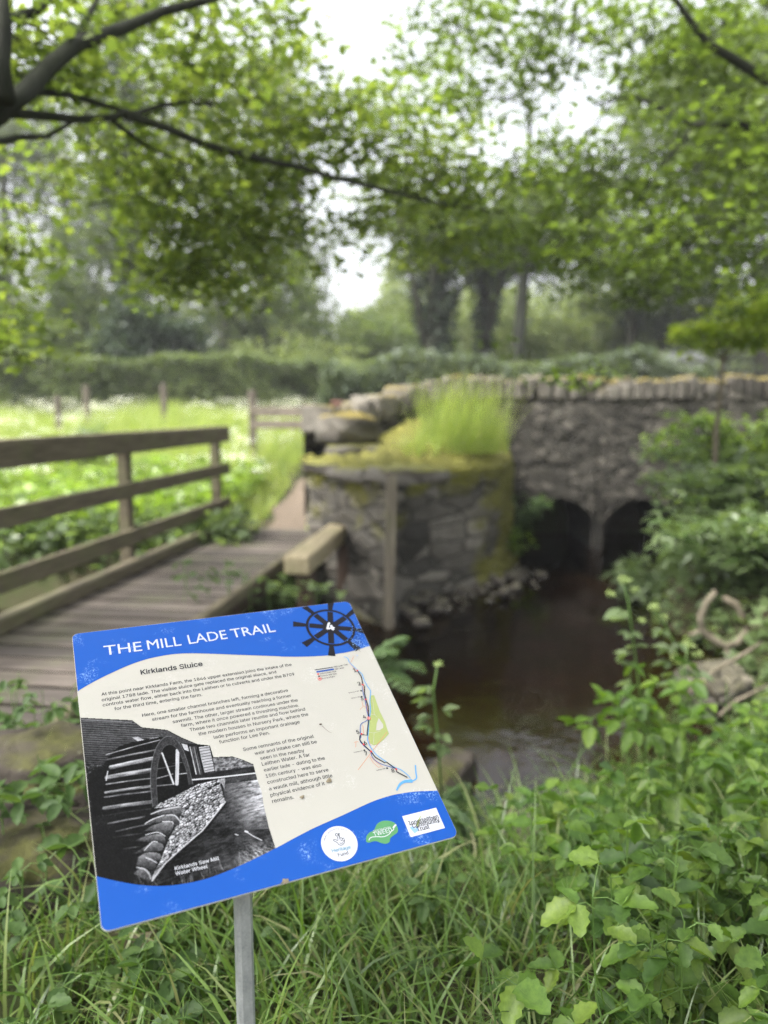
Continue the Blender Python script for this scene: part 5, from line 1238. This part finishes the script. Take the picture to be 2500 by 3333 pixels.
bank_shrub(-5.1, 13.2, .55, 1.0, 'dark leafy clump standing up out of the white-flowered meadow', 'leaf_bank', 500, .2, T_LONG, name='meadow_clump')
n = 5000; x = rng.uniform(-8, -1.4, n); y = rng.uniform(7.3, 8.3, n); keep = sdf(x, y) > -.1; x, y = x[keep], y[keep]
v, f = leaves(np.stack([x, y, height(x, y)+rng.uniform(.0, .4, len(x))], 1), .12*rng.uniform(.5, 1.3, len(x)), T_OVAL, .7)
tag(link('bank_herbs', npmesh('bank_herbs', v, f, M['leaf_bank'])), 'darker leafy herbs along the far bank below the handrail', 'plants', kind='stuff')

# ------------------------------------------------------------------ foreground grass and ground cover
def scatter(n, x0, x1, y0, y1, keep=None):
    x = rng.uniform(x0, x1, n); y = rng.uniform(y0, y1, n); k = sdf(x, y) > .02
    # nothing grows up through the footbridge
    o = -(x*BR.x+y*BR.y); t = x*BD.x+y*BD.y; k &= ~((o > 1.78) & (o < 2.95) & (t > 2.4) & (t < 8.3))
    if keep is not None: k &= keep(x, y)
    return x[k], y[k]
x, y = scatter(46000, -2.2, 2.6, 1.15, 4.6, lambda x, y: rng.uniform(0, 1, len(x)) < np.clip(.55+.6*wob(x*2.2, y*2.2), .12, 1)*(1-.6*ss(.5, 1.1, x-.1*(y-1.6)))*(1-.72*ss(-.35, -.9, x)*ss(1.9, 2.3, y)))
ln = (.17+.26*rng.uniform(0, 1, len(x))**1.5)*(1+.25*wob(x*3, y*3))*(.4+.6*ss(.3, 1.4, sdf(x, y)))
v, f = blades(np.stack([x, y, height(x, y)-.01], 1), ln, .0058+.0052*rng.uniform(0, 1, len(x)), np.abs(rng.normal(.15, .38, len(x))), 5, 1.25)
tag(link('grass', npmesh('grass', v, f, M['grass'])), 'long tangled green grass in the foreground', 'grass', kind='stuff')
x, y = scatter(1800, -.6, 1.2, 2.6, 5.0, lambda x, y: (sdf(x, y) < .6) & (rng.uniform(0, 1, len(x)) < ss(.7, .1, x)+.12)); v, f = blades(np.stack([x, y, height(x, y)-.02], 1), rng.uniform(.1, .28, len(x)), .008, np.abs(rng.normal(.3, .3, len(x))), 5, 1.3)
tag(link('bank_grass', npmesh('bank_grass', v, f, M['fern'])), 'long grass drooping over the near bank beside the water', 'grass', kind='stuff')

def herb(parts_leaf, mbs, x, y, h, size, tpl, kind=3, az0=None, zb=None):
    """one herb: a stem with stalked leaves, each of three (or more) leaflets"""
    zb = hz(x, y) if zb is None else zb; lx, ly = random.gauss(0, .06), random.gauss(0, .06); top = Vector((x+lx, y+ly, zb+h)); base = Vector((x, y, zb-.02))
    mid = base.lerp(top, .55)+Vector((lx*.3, ly*.3, 0)); mbs.tube([base, mid, top], [.0028, .0024, .0016], 4, cap=False)
    nst = random.choice((2, 3, 3)) if kind == 3 else kind
    a0 = random.uniform(0, 6.28)
    for k in range(nst):
        a = a0+k*2*math.pi/nst+random.uniform(-.4, .4); L = size*random.uniform(.5, 1.1); el = random.uniform(-.1, .5)
        st = top.lerp(base, random.uniform(0, .35)); e = st+Vector((math.cos(a)*L, math.sin(a)*L, el*L)); mbs.tube([st, st.lerp(e, .5)+Vector((0, 0, .01)), e], [.0016, .0013, .001], 3, cap=False)
        for da, sc in ((0, 1.0), (1.25, .82), (-1.25, .82)):
            s_ = size*sc*random.uniform(.8, 1.2); parts_leaf.append((e, a+da+random.uniform(-.2, .2), s_, random.gauss(-.2, .42)))
def herb_mesh(pl, tpl):
    c = np.array([p[0] for p in pl]); az = np.array([p[1] for p in pl]); s = np.array([p[2] for p in pl]); dr = np.array([p[3] for p in pl]); n = len(pl)
    Y = np.stack([np.cos(az)*np.cos(dr), np.sin(az)*np.cos(dr), np.sin(dr)], 1); X = np.stack([np.sin(az), -np.cos(az), rng.normal(0, .3, n)], 1)
    X -= (X*Y).sum(1, keepdims=True)*Y; X /= np.linalg.norm(X, axis=1, keepdims=True); N = np.cross(X, Y)
    return leaves(c, s, tpl, fr=(X, Y, N))
pl, pl2, mbs = [], [], MB(); x, y = scatter(1750, .1, 3.6, 1.25, 4.6, lambda x, y: rng.uniform(0, 1, len(x)) < ss(.22, .62, x-.10*(y-1.6)+.13*wob(x*2, y*2))*ss(.0, .35, sdf(x, y))*ss(4.4, 3.8, y))
for a, b in zip(x, y):
    lobed = math.sin(a*3.1+1.3*math.sin(b*2.3))+.5*random.gauss(0, 1) > .35; lo = .45+.55*float(ss(.1, .9, sdf(np.array(a), np.array(b))))
    herb(pl2 if lobed else pl, mbs, a, b, random.uniform(.10, .46)*lo, random.uniform(.05, .085) if lobed else random.uniform(.04, .08), T_SERR)
v, f = herb_mesh(pl, T_SERR); tag(link('ground_cover', npmesh('ground_cover', v, f, M['leaf_ground'], True)), 'thick leafy green ground cover on the near right bank', 'ground cover', kind='stuff')
v, f = herb_mesh(pl2, T_LOBED); tag(link('lobed_ground_cover', npmesh('lobed_ground_cover', v, f, M['leaf_lobed'], True)), 'broader lobed leaves mixed through the ground cover', 'ground cover', kind='stuff')
tag(mbs.build('ground_cover_stems', M['stem']), 'thin stems of the leafy ground cover', 'stems', kind='stuff')
x, y = scatter(5200, .3, 3.4, 1.25, 3.9, lambda x, y: rng.uniform(0, 1, len(x)) < .75); v, f = blades(np.stack([x, y, height(x, y)-.01], 1), rng.uniform(.2, .55, len(x)), .005+.004*rng.uniform(0, 1, len(x)), np.abs(rng.normal(.15, .35, len(x))), 6, 1.3)
tag(link('long_grass', npmesh('long_grass', v, f, M['grass'])), 'long arching grass blades growing up through the ground cover', 'grass', kind='stuff')
pl, mbs = [], MB(); x, y = scatter(190, -1.9, -.25, 1.3, 3.1)
for a, b in zip(x, y): herb(pl, mbs, a, b, random.uniform(.08, .26), random.uniform(.035, .07), T_LOBED)
x, y = scatter(90, -.2, .9, 1.4, 3.2)
for a, b in zip(x, y): herb(pl, mbs, a, b, random.uniform(.05, .18), random.uniform(.03, .055), T_LOBED)
v, f = herb_mesh(pl, T_LOBED); tag(link('low_herbs', npmesh('low_herbs', v, f, M['leaf_herb'], True)), 'scattered lobed leaves low among the grass and stones at the left', 'plants', kind='stuff')
tag(mbs.build('low_herb_stems', M['stem']), 'thin stems of the low lobed herbs', 'stems', kind='stuff')

# single plants one can pick out
def tall_plant(base, pts, label, flower=True, leafs=8, lsize=.09, name='meadowsweet', tpl=T_SERR, fl=None):
    root = empty(name, base, label, 'plant'); mb = MB(); mb.tube([base]+pts, [.006]+[.005]*(len(pts)-1)+[.003], 6); mb.build('stem', M['stem'], root, smooth=True, world=True)
    pl = []; chain = [Vector(base)]+pts
    for k in range(leafs):
        t = (.25+.5*k/leafs)*(len(chain)-1); j = min(int(t), len(chain)-2); p = chain[j].lerp(chain[j+1], t-j); a = random.uniform(0, 6.28)
        e = p+Vector((math.cos(a), math.sin(a), .25))*lsize*.5
        for da, sc in ((0, 1), (1.1, .8), (-1.1, .8)): pl.append((e, a+da, lsize*sc*random.uniform(.8, 1.2), random.gauss(-.15, .2)))
    v, f = herb_mesh(pl, tpl); link('leaves', npmesh('leaves', v, f, M['leaf_bank']), root, world=True)
    if flower:
        t = pts[-1]
        for c, r, n in (fl or [((0, 0, .02), .035, 90), ((.05, 0, -.03), .028, 60), ((-.06, .01, -.05), .026, 60)]):
            d = rng.normal(size=(n, 3)); d /= np.linalg.norm(d, axis=1, keepdims=True); p = np.array(t)+np.array(c)+d*rng.uniform(0, 1, (n, 1))**.5*r*np.array([.9, .9, .6])
            v, f = leaves(p, .013*rng.uniform(.7, 1.3, n), T_DIAMOND, .9); link('flower_head', npmesh('flower_head', v, f, M['flower_cream']), root, world=True)
def vp(l, Y): return [P(a, b, Y) for a, b in l]
tall_plant(P(2110,2420,3.7), vp([(2080,2230),(2060,2080),(2045,1960),(2030,1900)], 3.7), 'slender flowering stem with greenish-cream heads in front of the dark water', leafs=7)
tall_plant(P(2230,2420,3.9), vp([(2215,2200),(2200,2110),(2160,2020),(2130,1990)], 3.9), 'leaning flowering stem right of the slender one, cream heads near the driftwood', leafs=5)
tall_plant(P(2260,2450,3.6), vp([(2240,2300),(2225,2180),(2240,2110)], 3.6), 'shorter cream-flowered stem above the broad green leaves of the bank', leafs=8)
tall_plant(P(1440,2620,3.0), vp([(1425,2400),(1410,2250),(1425,2160)], 3.0), 'leafy stem with a pale bud just right of the sign edge', leafs=10, lsize=.07, name='bank_plant', fl=[((0, 0, 0), .02, 40)])
def fern_plant(base, tip_list, label):
    root = empty('fern', base, label, 'fern')
    for tip in tip_list:
        pl = []; mb = MB()
        b = Vector(base); mid = b.lerp(tip, .55)+Vector((0, 0, .07)); ch = [b, b.lerp(mid, .5)+Vector((0, 0, .03)), mid, mid.lerp(tip, .5)+Vector((0, 0, .02)), tip]; mb.tube(ch, [.004, .0035, .003, .002, .001], 4)
        d = tip-b; a = math.atan2(d.y, d.x)
        for k in range(26):
            t = .15+.85*k/26; j = min(int(t*4), 3); p = ch[j].lerp(ch[j+1], t*4-j)
            for s_ in (-1, 1): pl.append((p, a+s_*1.2, .10*math.sin(math.pi*min(1, .12+t*.88))+.012, random.gauss(-.1, .12)))
        v, f = herb_mesh(pl, T_LONG); fo = link('frond', npmesh('frond', v, f, M['fern']), root, world=True)
        so_ = mb.build('stem', M['stem'], None); so_.parent = fo; so_.matrix_parent_inverse = Matrix.Identity(4); so_.location = (0, 0, 0)
fern_plant(P(1180,2200,4.2), [P(1330,2075,3.9), P(1280,2130,3.7), P(1390,2190,3.8), P(1150,2080,4.3), P(1340,2260,3.6)], 'pale green fern fronds spreading from behind the upper right corner of the sign')
fern_plant(P(1560,2760,2.9), [P(1450,2640,2.8), P(1400,2700,2.8), P(1480,2560,3.0), P(1640,2650,2.9)], 'dark fern beside the lower right corner of the sign')
# brambles in front of the footbridge, between deck and sign
def small_plant(base, n, h, size, label, name='bramble', tpl=T_SERR, mt='leaf_herb'):
    root = empty(name, base, label, 'plant'); pl = []
    for k in range(n):
        mb = MB(); herb(pl, mb, base[0]+random.gauss(0, .16), base[1]+random.gauss(0, .12), h*random.uniform(.5, 1.1), size, tpl, zb=base[2]); mb.build('stem', M['stem'], root, world=True)
    v, f = herb_mesh(pl, tpl); link('leaves', npmesh('leaves', v, f, M[mt], True), root, world=True)
small_plant(G(985,2030,-.2), 15, .42, .07, 'leafy bramble growing up in front of the pale timber beam', mt='leaf_bank')
small_plant(G(700,1990,.05), 8, .35, .06, 'small bramble at the right edge of the footbridge above the sign')
small_plant(G(360,2420,.05), 12, .30, .07, 'green seedling cluster between the footbridge planks and the sign')
small_plant(G(40,2500,.05), 9, .34, .06, 'grassy weed cluster at the far left end of the footbridge')
small_plant(G(210,2700,.12), 5, .2, .075, 'seedling with broad leaves growing between the two left stones', 'seedling')
small_plant(G(70,2880,.05), 5, .28, .08, 'young plant with large leaves against the lower mossy stone', 'seedling')
small_plant(G(2350,2950,.0), 9, .36, .10, 'large-leaved plant standing out at the right edge of the foreground', 'broad_leaved_plant', mt='leaf_ground')
small_plant(G(2150,2500,-.1), 14, .42, .10, 'broad pale green leaves below the flowering stems', 'broad_leaved_plant', mt='leaf_ground')
small_plant(G(2080,3150,.0), 3, .2, .085, 'small bright plant with rounded leaves in the right foreground grass', 'broad_leaved_plant', mt='leaf_bank_light')
# dry curled leaf under the sign
mb = MB(); rows = []; b = G(430,3110,.06)
for i in range(7):
    t = i/6; w = .035*math.sin(math.pi*(t*.9+.05)); rows.append([(b.x+(t-.5)*.13, b.y+k*w, b.z+.05*(t-.5)**2*4+.03*abs(k)**1.5+.006*math.sin(9*t+2*k)) for k in (-1, -.5, 0, .5, 1)])
mb.grid(rows); tag(mb.build('dead_leaf', M['dead_leaf'], smooth=True), 'large dry curled brown leaf lying in the grass below the sign', 'leaf')

# added volume of pale air that lightens the dark parts of far trees
mb = MB(); mb.box((0, 40, 20), (240, 130, 46)); hz_o = mb.build('haze', flat('added_haze', (1,1,1))); tag(hz_o, 'thin pale haze volume added to lift the shadows of the far trees', kind='stuff')
hm = hz_o.data.materials[0]; hn = hm.node_tree; hn.nodes.clear(); ho = hn.nodes.new('ShaderNodeOutputMaterial'); pv = hn.nodes.new('ShaderNodeVolumePrincipled')
pv.inputs['Color'].default_value = (.95, .97, 1, 1); pv.inputs['Density'].default_value = .0010; hn.links.new(pv.outputs[0], ho.inputs['Volume'])
